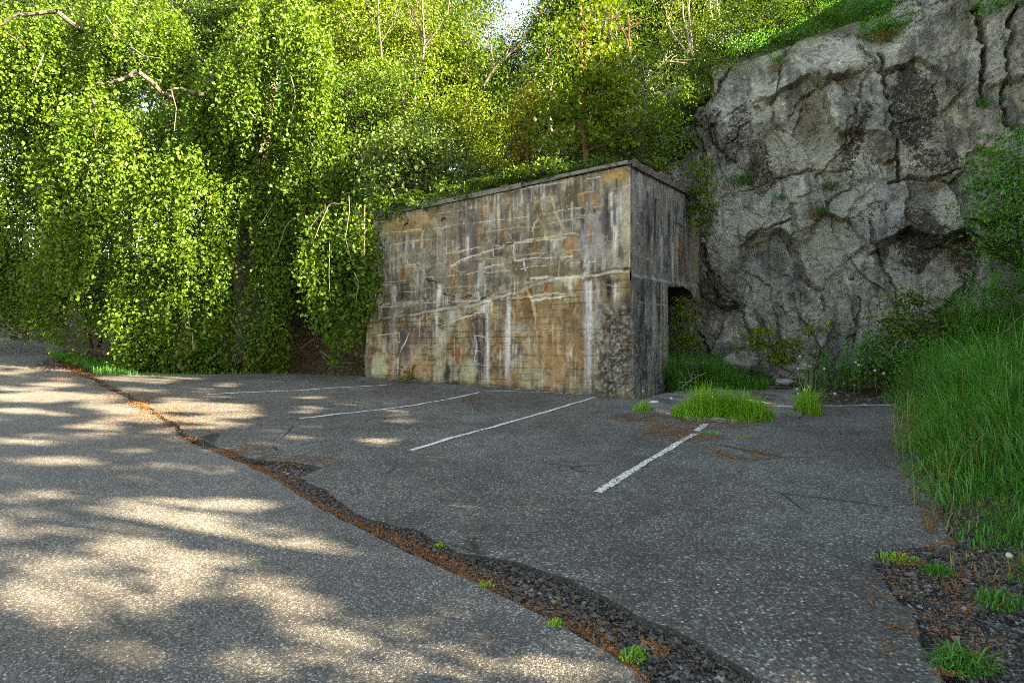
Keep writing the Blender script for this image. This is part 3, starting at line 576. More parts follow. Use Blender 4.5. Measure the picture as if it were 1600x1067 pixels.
# rusty and grey sheet metal flashing along the front edge
t = NT('flashing_metal'); n = t.noise(5, 5, .7)
M_flash = t.done(t.pbr(t.ramp(n, [(.35, (.11,.12,.125)), (.52, (.19,.195,.19)), (.62, (.10,.055,.035))]), .6, t.bump(n, .01), .4))
for s0, s1, dz in [(2.35, 5.1, .0), (.02, 1.55, .035)]:
    us = np.linspace(s0, s1, 60); wv = .014*(vn(us*3, us*0, 3)-.5)
    rows = [w3(us, -.062+wv, top_f(us)-.01+dz+wv), w3(us, -.066+wv, top_f(us)+(.088 if s0 > 1 else .05)+dz), w3(us, .25+0*us, top_f(us)+.13+dz)]
    g = Geo(); g.add(np.stack(rows), grid_faces(3, len(us))[:, ::-1]); g.build('flashing', M_flash, bunker)
M_iron = plain_mat('rusted_iron', (.018,.014,.013), (.05,.03,.022), 40, .8, .003)
for x, y in [(639,351), (697,343)]:
    s_, z_ = Wf(x, y); g = Geo(); tube(g, [w3(np.array(s_+.06), np.array(.06), np.array(z_+.05)), w3(np.array(s_), np.array(-.12), np.array(z_)), w3(np.array(s_-.05), np.array(-.2), np.array(z_-.06))], [.022, .02, .018], 6)
    g.build('rebar_stub', M_iron, bunker)

# ================================================================== CLIFF
CP = np.array(CLIFF); L = np.concatenate([[0], np.cumsum(np.hypot(*np.diff(CP, axis=0).T))])
tt = np.linspace(0, L[-1]-1.5, 620); cx = np.interp(tt, L, CP[:,0]); cy = np.interp(tt, L, CP[:,1])
k = np.ones(61)/61
def smooth(a): return np.convolve(np.concatenate([a[0]-(a[30:0:-1]-a[0]), a, a[-1]+(a[-1]-a[-2:-32:-1])]), k, 'valid')
cx, cy = smooth(cx), smooth(cy); d = unit(np.stack([np.gradient(cx), np.gradient(cy)], 1)); nb = np.stack([-d[:,1], d[:,0]], 1)   # into the hill
nw = 430; w_ = np.linspace(0, 1, nw)
zt = ztop(cx); TT, WW = np.meshgrid(tt, w_, indexing='ij')
fz = np.clip(WW/.84, 0, 1); Zb = -.35+(zt[:, None]+.35)*fz; Rb = .19*np.maximum(Zb, 0)+.5*ss(.85, 1, fz)
ov = np.clip((WW-.84)/.16, 0, 1); Rb = Rb+4.2*ov; Zb = Zb+.5*ov*(1-ov)*2+1.7*ov
BX = cx[:, None]+nb[:, :1]*Rb; BY = cy[:, None]+nb[:, 1:]*Rb
PX, PY = proj(BX, BY, Zb)
wx = PX+26*(fbm(TT*1.1, Zb*1.1, 3, 1)-.5)+9*(fbm(TT*5, Zb*5, 2, 2)-.5); wy = PY+26*(fbm(TT*1.1+9, Zb*1.1, 3, 3)-.5)+9*(fbm(TT*5, Zb*5+4, 2, 4)-.5)
SITES = [(1070,170,.42,.25,.1),(1130,130,.05,0,.1),(1160,215,.22,-.2,.2),(1112,260,.0,.2,0),(1140,300,.1,.1,.2),(1210,120,.3,.3,.3),(1295,85,.45,0,.35),(1232,180,.2,.2,.1),(1268,195,.02,-.25,-.15),(1312,180,.38,.1,.2),(1352,190,.55,.3,.25),(1335,262,.26,-.35,.2),(1222,250,.3,0,.2),(1290,262,.3,.2,.3),
 (1430,150,.0,.15,.1),(1475,230,.08,0,.3),(1400,50,.05,0,.2),(1480,60,.15,.1,.1),(1552,80,.32,.3,0),(1560,185,.18,0,.2),(1600,60,.5,.2,0),(1605,200,.45,.2,.2),(1120,350,.28,.25,.2),(1178,335,.4,.2,.3),(1242,330,.52,.2,.2),(1195,420,.08,.12,.16),(1130,430,.32,.2,.1),(1108,500,-.05,0,.1),(1152,530,.2,.1,.1),
 (1240,500,.5,0,.1),(1292,400,.36,.1,.1),(1340,455,.28,.2,.12),(1372,335,.42,.1,.4),(1452,335,.4,.1,.55),(1420,420,.06,.1,.1),(1482,430,.2,-.2,.35),(1530,300,.1,0,.2),(1512,480,.2,0,.2),(1340,560,.4,0,.2),(1440,560,.35,0,.2),(1650,300,.3,0,.2),(1650,480,.4,0,.1),(1020,300,.1,0,0),(1300,300,.42,0,.4),(1260,20,.2,0,.3),(1090,60,.1,0,.3),(1600,-100,.3,0,0),(1450,-80,.2,.1,.1)]
best = np.full(PX.shape, 1e9); D = np.zeros(PX.shape); sec = np.full(PX.shape, 1e9); ID = np.zeros(PX.shape, int); D2nd = np.zeros(PX.shape)
for i, (sx_, sy_, off, ax, ay) in enumerate(SITES):
    d2 = np.hypot(wx-sx_, (wy-sy_)*.85); val = off+ax*(PX-sx_)/100+ay*(PY-sy_)/100
    new = d2 < best
    D2nd = np.where(new, D, np.where(d2 < sec, val, D2nd)); sec = np.where(new, best, np.minimum(sec, d2))
    best = np.where(new, d2, best); D = np.where(new, val, D); ID = np.where(new, i, ID)
edge = sec-best
rs = np.random.default_rng(3).random((len(SITES), 3))
soft = 2+20*ss(.42, .72, fbm(TT*.7+2, Zb*.7, 3, 6))
D = np.where(edge < soft, D+(D2nd-D)*.5*(1-edge/soft), D)
D = D*1.25-.07*ss(5, 0, edge)*ss(.35, .7, vn(TT*1.3, Zb*1.3, 3))
dark = np.zeros(PX.shape); brown = np.zeros(PX.shape); pale = np.zeros(PX.shape); mossm = np.zeros(PX.shape)
def cells(a, b, seed):
    r_ = np.random.default_rng(seed).random((64, 64, 5)); ia, ib = np.floor(a).astype(int), np.floor(b).astype(int)
    bd = np.full(a.shape, 9.); val = np.zeros(a.shape)
    for di in (-1, 0, 1):
        for dj in (-1, 0, 1):
            q_ = r_[(ia+di) % 64, (ib+dj) % 64]; xa = a-(ia+di+q_[..., 0]); xb = b-(ib+dj+q_[..., 1]); d_ = np.hypot(xa, xb); n_ = d_ < bd
            val = np.where(n_, (q_[..., 2]-.5)+(q_[..., 3]-.5)*2.2*xa+(q_[..., 4]-.3)*1.8*xb, val); bd = np.where(n_, d_, bd)
    return val
wa = .35*(fbm(TT*2, Zb*2, 3, 1)-.5); wb = .35*(fbm(TT*2+7, Zb*2, 3, 2)-.5)
D = D*.85+.15*cells((TT*.9+Zb*.3+wa)/1.15, (Zb*.9-TT*.3+wb)/2.4, 8)+.075*cells((TT+Zb*.3+wa)/.42, (Zb-TT*.35+wb)/.9, 9)*ss(.35, .6, fbm(TT*.9, Zb*.9, 2, 3))+.04*cells((TT+wa)/.17, (Zb+TT*.4+wb)/.2, 10)*ss(.4, .6, fbm(TT*1.3, Zb*1.3, 2, 5))
def CR(pts, w, dep, br=.8):
    global D, brown
    X_ = PX+20*(fbm(TT*3, Zb*3, 4, 5)-.5); Y_ = PY+20*(fbm(TT*3+5, Zb*3, 4, 6)-.5)
    lo = np.min(pts, 0)-30; hi = np.max(pts, 0)+30; bx = (PX > lo[0]) & (PX < hi[0]) & (PY > lo[1]) & (PY < hi[1])
    dd = np.full(PX.shape, 99.); dd[bx] = pdist(X_[bx], Y_[bx], [tuple(q) for q in pts])
    w = w*(.35+.9*vn(TT*3, Zb*3, 5)); m = ss(w, w*.2, dd)*ss(.0, .3, vn(TT*1.4, Zb*1.4, 3)+.1); D = D-dep*.8*m; brown = np.maximum(brown, m*br)
for pts, w, dep in [([(1230,338),(1240,390),(1255,440),(1270,462)],9,.22),([(1166,384),(1185,370),(1228,348)],6,.22),([(1358,352),(1375,410),(1392,450),(1412,505)],6,.2),([(1340,468),(1335,500),(1328,545)],3.5,.12),([(1098,255),(1096,190),(1110,150),(1140,108)],6,.25),([(1136,232),(1165,190)],3.5,.14),([(1203,178),(1205,198),(1222,214)],3.5,.15),
   ([(1376,98),(1385,160),(1398,230),(1405,288)],6,.35),([(1528,20),(1533,110),(1531,165)],8,.45),([(1571,30),(1573,100),(1566,160),(1582,225)],6,.35),([(1096,390),(1120,440),(1118,470),(1136,492)],5,.25),([(1105,430),(1124,470)],4,.2),([(1130,472),(1160,490),(1170,525)],5,.2),([(1380,95),(1345,150),(1320,215),(1300,265)],4,.10),([(1230,190),(1262,160),(1275,140)],3,.12),([(1100,200),(1120,235),(1140,260)],4,.15),
   ([(1390,290),(1440,280),(1500,268)],5,.2),([(1150,300),(1200,290),(1260,275),(1330,270)],4,.12),([(1270,350),(1300,320),(1330,300)],4,.15),([(1090,520),(1110,560)],6,.2),([(1240,60),(1215,120),(1205,170)],4,.14)]: CR(pts, w, dep)
D = D+.07*(fbm(TT*1.3, Zb*1.3, 4, 7)-.5)+.09*(fbm(TT*4, Zb*4, 4, 3)-.5)+.06*(fbm(TT*12, Zb*12, 3, 4)-.5)
rid = 1-np.abs(2*fbm(TT*2.4+3, Zb*1.6, 3, 2)-1)
D = D-.05*ss(.90, .99, rid)*ss(.5, .7, fbm(TT*.8, Zb*.8, 2, 4))
def EL(arr, x, y, rx, ry, k, a=0):
    ca, sa = math.cos(math.radians(a)), math.sin(math.radians(a)); dx, dy = PX-x, PY-y
    r = np.hypot((dx*ca+dy*sa)/rx, (-dx*sa+dy*ca)/ry)+.8*(fbm(TT*1.6, Zb*1.6, 3, int(x) % 5)-.5)
    return np.maximum(arr, ss(1.15, .55, r)*k)
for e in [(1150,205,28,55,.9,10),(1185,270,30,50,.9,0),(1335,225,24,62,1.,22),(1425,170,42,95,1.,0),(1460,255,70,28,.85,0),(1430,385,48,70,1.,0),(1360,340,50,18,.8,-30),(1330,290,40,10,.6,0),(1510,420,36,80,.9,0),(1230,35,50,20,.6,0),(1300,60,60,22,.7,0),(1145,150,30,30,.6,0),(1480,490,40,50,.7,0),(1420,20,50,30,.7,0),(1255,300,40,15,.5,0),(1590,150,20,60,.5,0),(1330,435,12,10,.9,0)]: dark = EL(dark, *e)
for e in [(1265,195,34,52,.9,20),(1240,160,22,14,.7,0),(1315,140,14,22,.7,0),(1290,50,75,14,.8,0),(1455,292,52,18,1.,-18),(1500,400,34,42,.9,0),(1370,255,26,10,.7,0),(1105,120,30,22,.6,0),(1205,205,14,30,.6,0),(1110,480,28,70,.8,0),(1060,215,30,30,.6,0),(1110,300,14,40,.6,0)]: brown = EL(brown, *e)
for e in [(1165,370,45,35,.9,-20),(1130,395,22,45,.7,0),(1240,360,24,50,.8,0),(1290,415,30,60,1.,-10),(1180,450,40,30,.8,0),(1190,170,30,40,.6,0),(1235,240,40,40,.7,0),(1345,260,14,60,.7,0),(1350,95,50,30,.5,0),(1480,330,26,40,.9,0),(1330,330,50,40,.6,0),(1290,250,30,30,.7,0),(1560,120,20,50,.5,0),(1400,480,30,40,.6,0)]: pale = EL(pale, *e)
mossm = np.maximum(ss(.80, .88, WW), ss(.5, .75, fbm(TT*.8, Zb*.8, 3, 6))*ss(.62, .80, WW)*.9)
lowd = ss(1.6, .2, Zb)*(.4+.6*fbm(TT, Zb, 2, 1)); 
rockc = np.zeros(PX.shape+(3,)); rockc[:] = (.46,.455,.42)
rockc *= (.55+.8*rs[ID][..., :1]); rockc += (rs[ID][..., 1:2]-.5)*np.array([.05, .02, -.03])
def mixc(m, c): 
    global rockc
    m = np.clip(m, 0, 1)[..., None]; rockc = rockc*(1-m)+np.array(c)*m
mixc(ss(.5, .7, fbm(TT*.9, Zb*.9, 4, 2))*.5, (.29,.31,.325)); mixc(ss(.5, .7, fbm(TT*1.1+7, Zb*.8, 4, 5))*.5, (.40,.365,.27))
sm = np.where(edge < soft, .5*(1-edge/soft), 0)
mixc(pale*.7*(.4+.9*fbm(TT*3, Zb*3, 3, 1)), (.60,.59,.48)); mixc(brown*.75, (.17,.12,.06)); mixc(brown*mossm*.5, (.09,.08,.02))
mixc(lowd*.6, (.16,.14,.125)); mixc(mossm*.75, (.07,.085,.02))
st = fbm(TT*7, Zb*.6, 3, 3); mixc(ss(.54, .70, st)*.6*(1-pale), (.10,.10,.10)); bl = fbm(TT*1.7, Zb*1.5, 4, 4); mixc(ss(.54, .68, bl)*.55*(1-pale), (.12,.115,.10)); mixc(ss(.40, .28, bl)*.5, (.46,.47,.43))
DN = -D                                                            # push outward: against the hill normal, slightly up
VX = BX+nb[:, :1]*DN*(1-.6*ov); VY = BY+nb[:, 1:]*DN*(1-.6*ov); VZ = Zb+.12*D*(1-ov)+ov*.25*fbm(TT, Rb, 3, 2)
t = NT('cliff_rock'); a = t.attr('rcol', 'Color'); dk = t.attr('rdark'); pl = t.attr('rpale')
n0 = t.noise(2.6, 6, .7, dist=.4); n1 = t.noise(8, 6, .75); n2 = t.noise(17, 5, .75); n3 = t.noise(42, 3, .75)
c = t.mix(1., a, t.ramp(n0, [(.32, .55), (.68, 1.45)]), 'MULTIPLY'); c = t.mix(1., c, t.ramp(n1, [(.32, .5), (.68, 1.5)]), 'MULTIPLY'); c = t.mix(1., c, t.ramp(n3, [(.3, .62), (.7, 1.4)]), 'MULTIPLY')
lich = t.math('ADD', t.math('MULTIPLY', t.math('ADD', n2, n3), .42), t.math('MULTIPLY', pl, .16))
c = t.mix(t.ramp(lich, [(.44, 0.), (.54, .8)]), c, t.mix(n1, (.40,.42,.33), (.62,.62,.57)))
lich2 = t.noise(9, 6, .8, dist=.8); c = t.mix(t.ramp(lich2, [(.58, 0.), (.66, .55)]), c, (.30,.31,.15))
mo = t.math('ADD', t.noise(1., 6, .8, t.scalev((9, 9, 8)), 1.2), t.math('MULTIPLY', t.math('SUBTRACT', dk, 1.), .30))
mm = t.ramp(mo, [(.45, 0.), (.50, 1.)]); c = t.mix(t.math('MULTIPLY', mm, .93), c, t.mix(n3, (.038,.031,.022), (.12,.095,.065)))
spk = t.ramp(t.noise(30, 4, .8), [(.63, 0.), (.69, .7)]); c = t.mix(spk, c, (.06,.055,.048))
hh = t.math('ADD', t.math('ADD', t.math('MULTIPLY', n1, 1.6), n2), t.math('MULTIPLY', mm, .6))
M_rock = t.done(t.pbr(c, .9, t.bump(t.math('ADD', hh, t.math('MULTIPLY', n3, .5)), .07, 1.), .2))
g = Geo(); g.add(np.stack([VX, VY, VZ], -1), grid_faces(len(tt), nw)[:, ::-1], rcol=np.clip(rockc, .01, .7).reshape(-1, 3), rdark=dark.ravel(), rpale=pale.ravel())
tag(g.build('cliff', M_rock), kind='structure')
# look-ups used to seat plants on the rock
def on_cliff(px, py):
    i = np.argmin(np.where(WW < .9, (PX-px)**2+(PY-py)**2, 1e9)); return np.array([VX.ravel()[i], VY.ravel()[i], VZ.ravel()[i]])

# ================================================================== VEGETATION
M_beech = leaf_mat('beech_leaf', (0.030,0.093,0.013), (0.114,0.202,0.018), .42, .45, (1.4,1.35,.35), .25)
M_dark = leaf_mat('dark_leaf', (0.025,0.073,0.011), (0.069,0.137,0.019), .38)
M_yel = leaf_mat('yellow_green_leaf', (0.053,0.129,0.014), (0.164,0.234,0.024), .36, .5, (1.35,1.2,.4), .2)
M_lime = leaf_mat('lime_leaf', (0.061,0.137,0.014), (0.155,0.226,0.023), .42, .5, (1.35,1.2,.4), .2)
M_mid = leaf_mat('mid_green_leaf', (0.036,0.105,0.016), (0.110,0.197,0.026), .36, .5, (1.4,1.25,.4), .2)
M_grey = leaf_mat('grey_green_leaf', (0.053,0.125,0.032), (0.140,0.210,0.057), .35, .55, (1.3,1.2,.5), .2)
M_oran = leaf_mat('orange_tipped_leaf', (.10,.17,.02), (.24,.20,.03), .45, .5, (1.3,1.1,.4), .2)
M_herb = leaf_mat('herb_leaf', (0.035,0.168,0.025), (0.090,0.314,0.047), .38)
M_fern = leaf_mat('fern_leaf', (0.032,0.096,0.011), (0.082,0.161,0.020), .4)
M_grass = leaf_mat('grass_blade', (.022,.125,.018), (.085,.30,.045), .4, .45, (1.05,1.2,.4), .35)
M_grassy = leaf_mat('pale_grass_blade', (0.094,0.291,0.017), (0.265,0.526,0.060), .4, .5, (1.3,1.2,.4), .3)
M_dry = leaf_mat('dry_grass', (.16,.10,.045), (.34,.24,.11), .3)
M_needle = leaf_mat('orange_litter', (.09,.04,.016), (.40,.155,.04), .1, .8)
M_litter = leaf_mat('dead_leaf', (.06,.032,.016), (.20,.115,.06), .1, .7)
M_bark = bark_mat('grey_bark', (.06,.052,.044), (.19,.17,.145))
M_barkd = bark_mat('dark_bark', (.03,.022,.017), (.10,.075,.055))
M_barko = bark_mat('orange_bark', (.10,.045,.025), (.26,.13,.075))
M_barkw = bark_mat('birch_bark', (.14,.13,.115), (.46,.44,.40), 10)
M_twig = bark_mat('pale_twig', (.20,.165,.125), (.42,.37,.30))
M_white = plain_mat('seed_down', (.55,.54,.50), (.72,.71,.67), 60, .9, .002)
M_flower = plain_mat('yellow_flower', (.5,.34,.02), (.65,.45,.03), 60, .7, .002)
M_stalk = plain_mat('green_stalk', (.08,.13,.03), (.17,.20,.07), 30, .6, .002)
M_stone = plain_mat('grey_stone', (.13,.128,.125), (.34,.335,.32), 22, .85, .01)

GAPS = [(168,16,360,500),(382,11,330,480),(466,12,330,590),(222,9,280,420),(322,9,215,400),(302,7,420,560),(62,10,300,470),(118,8,430,560),(345,8,440,570),(440,7,230,360),(505,14,515,592),(275,6,150,260),(500,7,200,310),(30,9,170,300),(210,9,90,190),(545,7,540,592),(405,6,400,520)]
# --- the weeping beech: curtains of hanging leafy twigs
def curtain(g, x0, x1, top, bot, Y, dens=1., relief=.7, thick=.5, seed=0, L=(.055, .13), tress=1.):
    top = np.array(top, float); bot = np.array(bot, float); sc = Y/F
    W = (x1-x0)*sc; hgt = max(.4, (np.interp(np.linspace(x0, x1, 20), *bot.T)-np.interp(np.linspace(x0, x1, 20), *top.T)).mean()*sc)
    n = int(W*hgt*54*dens)
    px = R.uniform(x0, x1, n)
    keep = R.random(n) < .42+.58*ss(.25, .52, vn(px/22., px*0+seed, seed))
    px = px[keep]; n = len(px)
    yt = np.interp(px, *top.T)+R.normal(0, 5, n); yb = np.interp(px, *bot.T)+70*(vn(px/8., px*0+seed+5, seed+1)-.55)+R.normal(0, 9, n)
    gapped = np.zeros(n, bool)
    u = R.random(n)**1.15; Lm = R.uniform(.7, 2.0, n); ys = yt+(yb-yt)*u*.92; room = np.maximum(0, (yb-ys)*sc); Lm = np.minimum(Lm, room)
    K = 44; k = np.arange(K)[None]*.047+R.uniform(0, .03, (n, K))
    ok = (k < Lm[:, None]) & (vn(R.uniform(0, 200, (n, 1))+0*k, k*2.6, 3) > .33)
    y = ys[:, None]+k/sc
    for gx_, gw_, ga_, gb_ in GAPS:
        wv__ = gx_+9*np.sin(y/38.+gx_)+7*(vn(y/17., y*0+gx_, 2)-.5); ok &= ~((np.abs(px[:, None]-wv__) < gw_*np.sin(np.pi*np.clip((y-ga_)/(gb_-ga_), 0, 1))**.6) & (y > ga_) & (y < gb_))
    fall = np.clip(k/1.2, 0, 1)
    dx = R.normal(0, .06, (n, 1))*k+.05*np.sin(k*3+R.uniform(0, 6, (n, 1)))
    rel = relief*2*(fbm(px/70.+seed, ys/60., 3, seed)-.5)
    dep = Y+rel[:, None]+thick*R.uniform(-.5, .5, (n, 1))-.22*np.sin(fall*1.6)
    X = (px[:, None]-800)*sc+dx; Z = EYE+(HOR-y)*sc
    P = np.stack([X, dep, Z], -1)[ok]; m = len(P)
    P = P+R.normal(0, .06, (m, 3))
    ax = np.stack([R.normal(0, .75, m), R.normal(-.25, .6, m), R.normal(-.75, .5, m)], 1)
    tone = np.clip(.5*R.random(m)+.5*np.repeat(R.random(n)[:, None], K, 1)[ok]*1.+.0, 0, 1)
    leaves(g, P, ax, R.uniform(*L, m), .70, .12, six=True, tone=tone)
root = empty('weeping_beech', (-8.4, 18.2, float(H(-8.4, 18.2))), 'huge weeping beech with leafy curtains hanging to the asphalt edge left of the bunker', 'tree')
CUR = [
 (-70,115,[(-70,80),(0,60),(60,75),(115,140)],[(-70,545),(0,505),(60,520),(115,548)],19.0,1.0,1.1,.9),
 (70,218,[(70,215),(110,160),(150,132),(195,150),(218,190)],[(70,415),(120,470),(160,440),(218,395)],15.0,1.15,.6,.7),
 (55,205,[(55,330),(205,330)],[(55,535),(110,565),(160,520),(205,430)],16.4,.9,.6,.7),
 (-40,310,[(-40,15),(60,20),(130,0),(200,-25),(270,5),(310,75)],[(-40,230),(100,215),(200,190),(310,170)],17.6,1.1,1.0,1.0),
 (195,345,[(195,175),(240,150),(300,140),(345,165)],[(195,520),(240,586),(300,588),(345,586)],16.3,1.0,.7,.8),
 (222,312,[(222,235),(262,200),(312,225)],[(222,405),(250,400),(285,480),(312,420)],14.9,1.05,.5,.5),
 (322,566,[(322,110),(345,35),(380,-15),(420,-60),(470,-55),(510,30),(540,110),(566,215)],[(322,330),(420,355),(500,345),(566,330)],16.6,1.25,1.1,1.0),
 (345,545,[(345,60),(400,0),(470,-10),(520,90),(545,170)],[(345,215),(420,250),(500,255),(545,280)],15.6,.8,.7,.6),
 (308,374,[(308,260),(374,260)],[(308,588),(374,586)],15.7,1.05,.5,.6),
 (388,452,[(388,270),(452,265)],[(388,582),(420,588),(452,572)],15.8,1.05,.5,.6),
 (372,392,[(372,260),(392,260)],[(372,372),(392,352)],16.0,1.0,.3,.5),
 (450,480,[(450,250),(480,250)],[(450,400),(480,360)],16.2,1.0,.3,.5),
 (462,594,[(462,395),(478,345),(505,318),(545,302),(575,305),(594,345)],[(462,468),(490,500),(525,548),(555,545),(580,500),(594,440)],13.55,1.45,.35,.45),
 (505,568,[(505,430),(568,430)],[(505,560),(535,575),(568,575)],15.0,.5,.3,.4),
 (180,345,[(180,430),(345,430)],[(180,575),(260,590),(345,590)],15.3,.75,.4,.5),
 (440,600,[(440,200),(520,210),(600,240)],[(440,330),(520,350),(600,345)],15.6,1.0,.7,.7)]
for i, c in enumerate(CUR):
    g = Geo(); curtain(g, *c[:5], dens=c[5], relief=c[6], thick=c[7], seed=i % 7); g.build('hanging_foliage', M_beech, root)
# inner leaves in a darker leaf colour that stands for shade in the crown
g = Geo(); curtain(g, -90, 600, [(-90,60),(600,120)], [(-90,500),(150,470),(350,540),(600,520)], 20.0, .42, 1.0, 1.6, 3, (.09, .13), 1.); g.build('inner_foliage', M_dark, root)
g = Geo(); tr = np.array([[-8.4,18.2,float(H(-8.4,18.2))-.2],[-8.3,18.2,1.6],[-8.5,18.0,3.4],[-8.2,18.1,5.2],[-7.8,18.0,7.5],[-7.4,17.9,9.4]])
tube(g, tr, [.52,.40,.36,.30,.2,.08], 10); g.build('trunk', M_bark, root, smooth=True)
LIMBS = [([(215,112),(195,122),(172,132),(150,131)],15.1,.06,.025),([(320,148),(300,144),(282,138),(262,142)],15.6,.055,.028),([(88,18),(60,22),(28,26),(0,40)],16.6,.065,.035),([(140,150),(152,175),(149,205),(152,232),(140,255)],14.55,.030,.012),([(152,232),(158,262),(163,280)],14.55,.016,.007),([(140,255),(134,290),(139,318)],14.55,.014,.006),
 ([(165,25),(174,38),(190,55)],16.4,.022,.01),([(190,55),(170,68)],16.4,.014,.006),([(268,142),(275,170),(273,205)],15.3,.02,.008),([(392,28),(385,42),(368,70)],15.0,.022,.008),([(388,172),(400,188),(430,193)],15.1,.03,.012),([(540,318),(518,318),(500,334),(480,362)],13.0,.020,.009),([(512,324),(505,340),(492,372)],13.0,.012,.006),([(455,120),(462,150),(456,175)],15.0,.016,.006),
 ([(545,306),(546,330),(540,372),(548,405)],13.0,.010,.005),([(570,320),(569,400)],13.0,.009,.005),([(553,425),(560,440),(556,480)],13.0,.010,.005),([(515,380),(514,430),(516,470)],13.0,.008,.004),([(432,310),(420,330),(408,350)],15.2,.014,.006),([(470,225),(480,240),(462,262)],15.2,.014,.006),([(360,500),(372,522),(382,530)],15.1,.014,.007),([(293,480),(296,510)],14.8,.010,.005),([(300,520),(302,545),(296,552)],14.8,.012,.005),
 ([(15,55),(25,62),(36,75)],16.5,.016,.007),([(68,85),(58,110),(50,130)],16.4,.02,.008),([(205,75),(225,88),(250,92)],16.6,.03,.012),([(460,340),(448,352),(430,400)],15.4,.010,.005)]
for pts, Y_, r0, r1 in LIMBS:
    P = np.array([at(x, y, Y_) for x, y in pts]); L_ = np.linspace(0, len(P)-1, len(P)*3)
    P = np.stack([np.interp(L_, np.arange(len(P)), P[:, i]) for i in range(3)], 1); P[1:-1] += R.normal(0, r0*.35, (len(P)-2, 3))
    g = Geo(); tube(g, P, np.linspace(r0, r1, len(P)), 6)
    if r0 > .05:                                                   # carry the big limbs back to the trunk
        e = tr[3 if P[0][2] < 7.5 else 4]; m_ = P[0]+[.15, 1.7, -.25]; tube(g, curve_pts(P[0], m_, 0, .03, 5), np.linspace(r0, r0*1.2, 5), 7); tube(g, curve_pts(m_, e, .3, .08, 8), np.linspace(r0*1.2, r0*1.9, 8), 7)
    g.build('limb' if r0 > .012 else 'twig', M_bark if r0 > .012 else M_twig, root)

# --- broadleaf trees and shrubs
def tree(name, label, cat, bx, Y, crowns, mat, L=.10, n=90, bark=M_barkd, tr=.06, group=None, limbs=12, clump=.22, base=None, wr=.6, vis=0, top=None, stems=1, lean=0., out=.5, droop=-.2, spread=.25):
    """crowns in view units at distance Y: (x, y, half width, half height); n = leaves per square metre of crown"""
    sc = Y/F
    b = np.array([(bx-800)*sc, Y, 0.]) if base is None else np.array(base, float)
    if base is None: b[2] = float(H(b[0], b[1]))
    r = empty(name, b, label, cat, group)
    g = Geo(); cs = []
    for cx_, cy_, rx, ry in crowns:
        c = at(cx_, cy_, Y); rad = np.array([rx*sc, (rx+ry)*.5*sc*.9, ry*sc]); area = math.pi*rad[0]*rad[2]
        N = int(area*n*9*.9); m = max(4, int(N/50))
        dd = rand_dirs(m)*(R.random(m)**.42)[:, None]; dd *= (.72+.5*vn(dd[:,0]*2.3+cx_, dd[:,2]*2.3+cy_, 3))[:, None]
        C = c+dd*rad; cs.append(C); q = R.integers(0, m, N); cl = clump*R.uniform(.6, 1.5, m)
        P = C[q]+R.normal(0, 1, (N, 3))*cl[q][:, None]*[1, 1, .55]
        ax = rand_dirs(N)+out*unit(P-c)+[0, 0, droop]; tn = np.clip(.55*R.random(N)+.45*R.random(m)[q], 0, 1)
        leaves(g, P, ax, R.uniform(.65, 1.25, N)*L*1.05, wr, .14, tone=tn)
    g.build('crown', mat, r); cs = np.concatenate(cs)
    for k_ in range(stems):
        g = Geo(); tp = at(*top, Y) if top else np.array([cs[:,0].mean(), Y, np.percentile(cs[:,2], 85)])
        o = np.array([R.normal(0, spread), R.normal(0, spread), 0])*(stems > 1)
        T = curve_pts(b+o*.25-[0, 0, .15], tp+o*2.2+[0, 0, R.uniform(-.5, .3)*(stems > 1)], 0, tr*.5, 9)
        tube(g, T, np.linspace(tr, tr*.22, 9), 7)
        for j in range(limbs):
            e = cs[R.integers(0, len(cs))]; i0 = int(np.clip(np.argmin(np.abs(T[:,2]-(e[2]-.45*np.hypot(*(e[:2]-T[0,:2]))))), 1, 7))
            tube(g, curve_pts(T[i0], e, .08, tr*.5, 6), np.linspace(tr*(.5-.035*i0), tr*.08+.003, 6), 5)
        g.build('trunk', bark, r, smooth=True)
    return r
GB = 'trees on the wooded slope behind the bunker'
tree('leafy_shrub', 'rounded grey-green shrub spilling over the left end of the bunker roof', 'shrub', 650, 14.75, [(640,292,82,52),(600,245,58,55),(672,232,62,52),(598,310,42,34),(715,275,50,36)], M_grey, .10, 100, tr=.05, limbs=16, stems=3)
tree('leafy_shrub', 'tall fine-leaved shrub with pale sunlit tops behind the grey-green shrub', 'shrub', 640, 16.6, [(605,140,66,66),(640,190,72,60),(585,215,50,70)], M_mid, .09, 100, tr=.06, limbs=14, stems=3)
tree('leafy_shrub', 'broad yellow-green shrub in full sun above the middle of the bunker', 'shrub', 735, 15.9, [(700,165,60,62),(745,205,66,58),(690,225,60,50),(770,250,55,38)], M_yel, .09, 75, tr=.05, limbs=14, stems=3)
tree('young_maple', 'slender sapling with orange-tipped leaves left of the tree with the reddish trunk', 'sapling', 826, 14.3, [(826,150,32,40),(815,195,44,46),(842,225,36,40),(800,235,34,32)], M_oran, .085, 50, bark=M_barko, tr=.03, limbs=14, clump=.14)
tree('lime_tree', 'bright green young tree with a thin reddish trunk standing on the bunker roof', 'tree', 917, 13.5, [(905,30,44,62),(915,100,66,52),(905,150,84,44),(950,180,62,40),(925,205,74,34),(870,195,44,40)], M_lime, .105, 50, bark=M_barko, tr=.07, limbs=22, clump=.2, wr=.75, top=(905,-30))
tree('leafy_shrub', 'low shrub with a few sunlit tips between the young tree and the rock', 'shrub', 1000, 14.4, [(990,205,48,34),(1025,225,42,26),(960,235,52,26),(1050,245,30,18)], M_mid, .085, 80, tr=.03, limbs=12, stems=3)
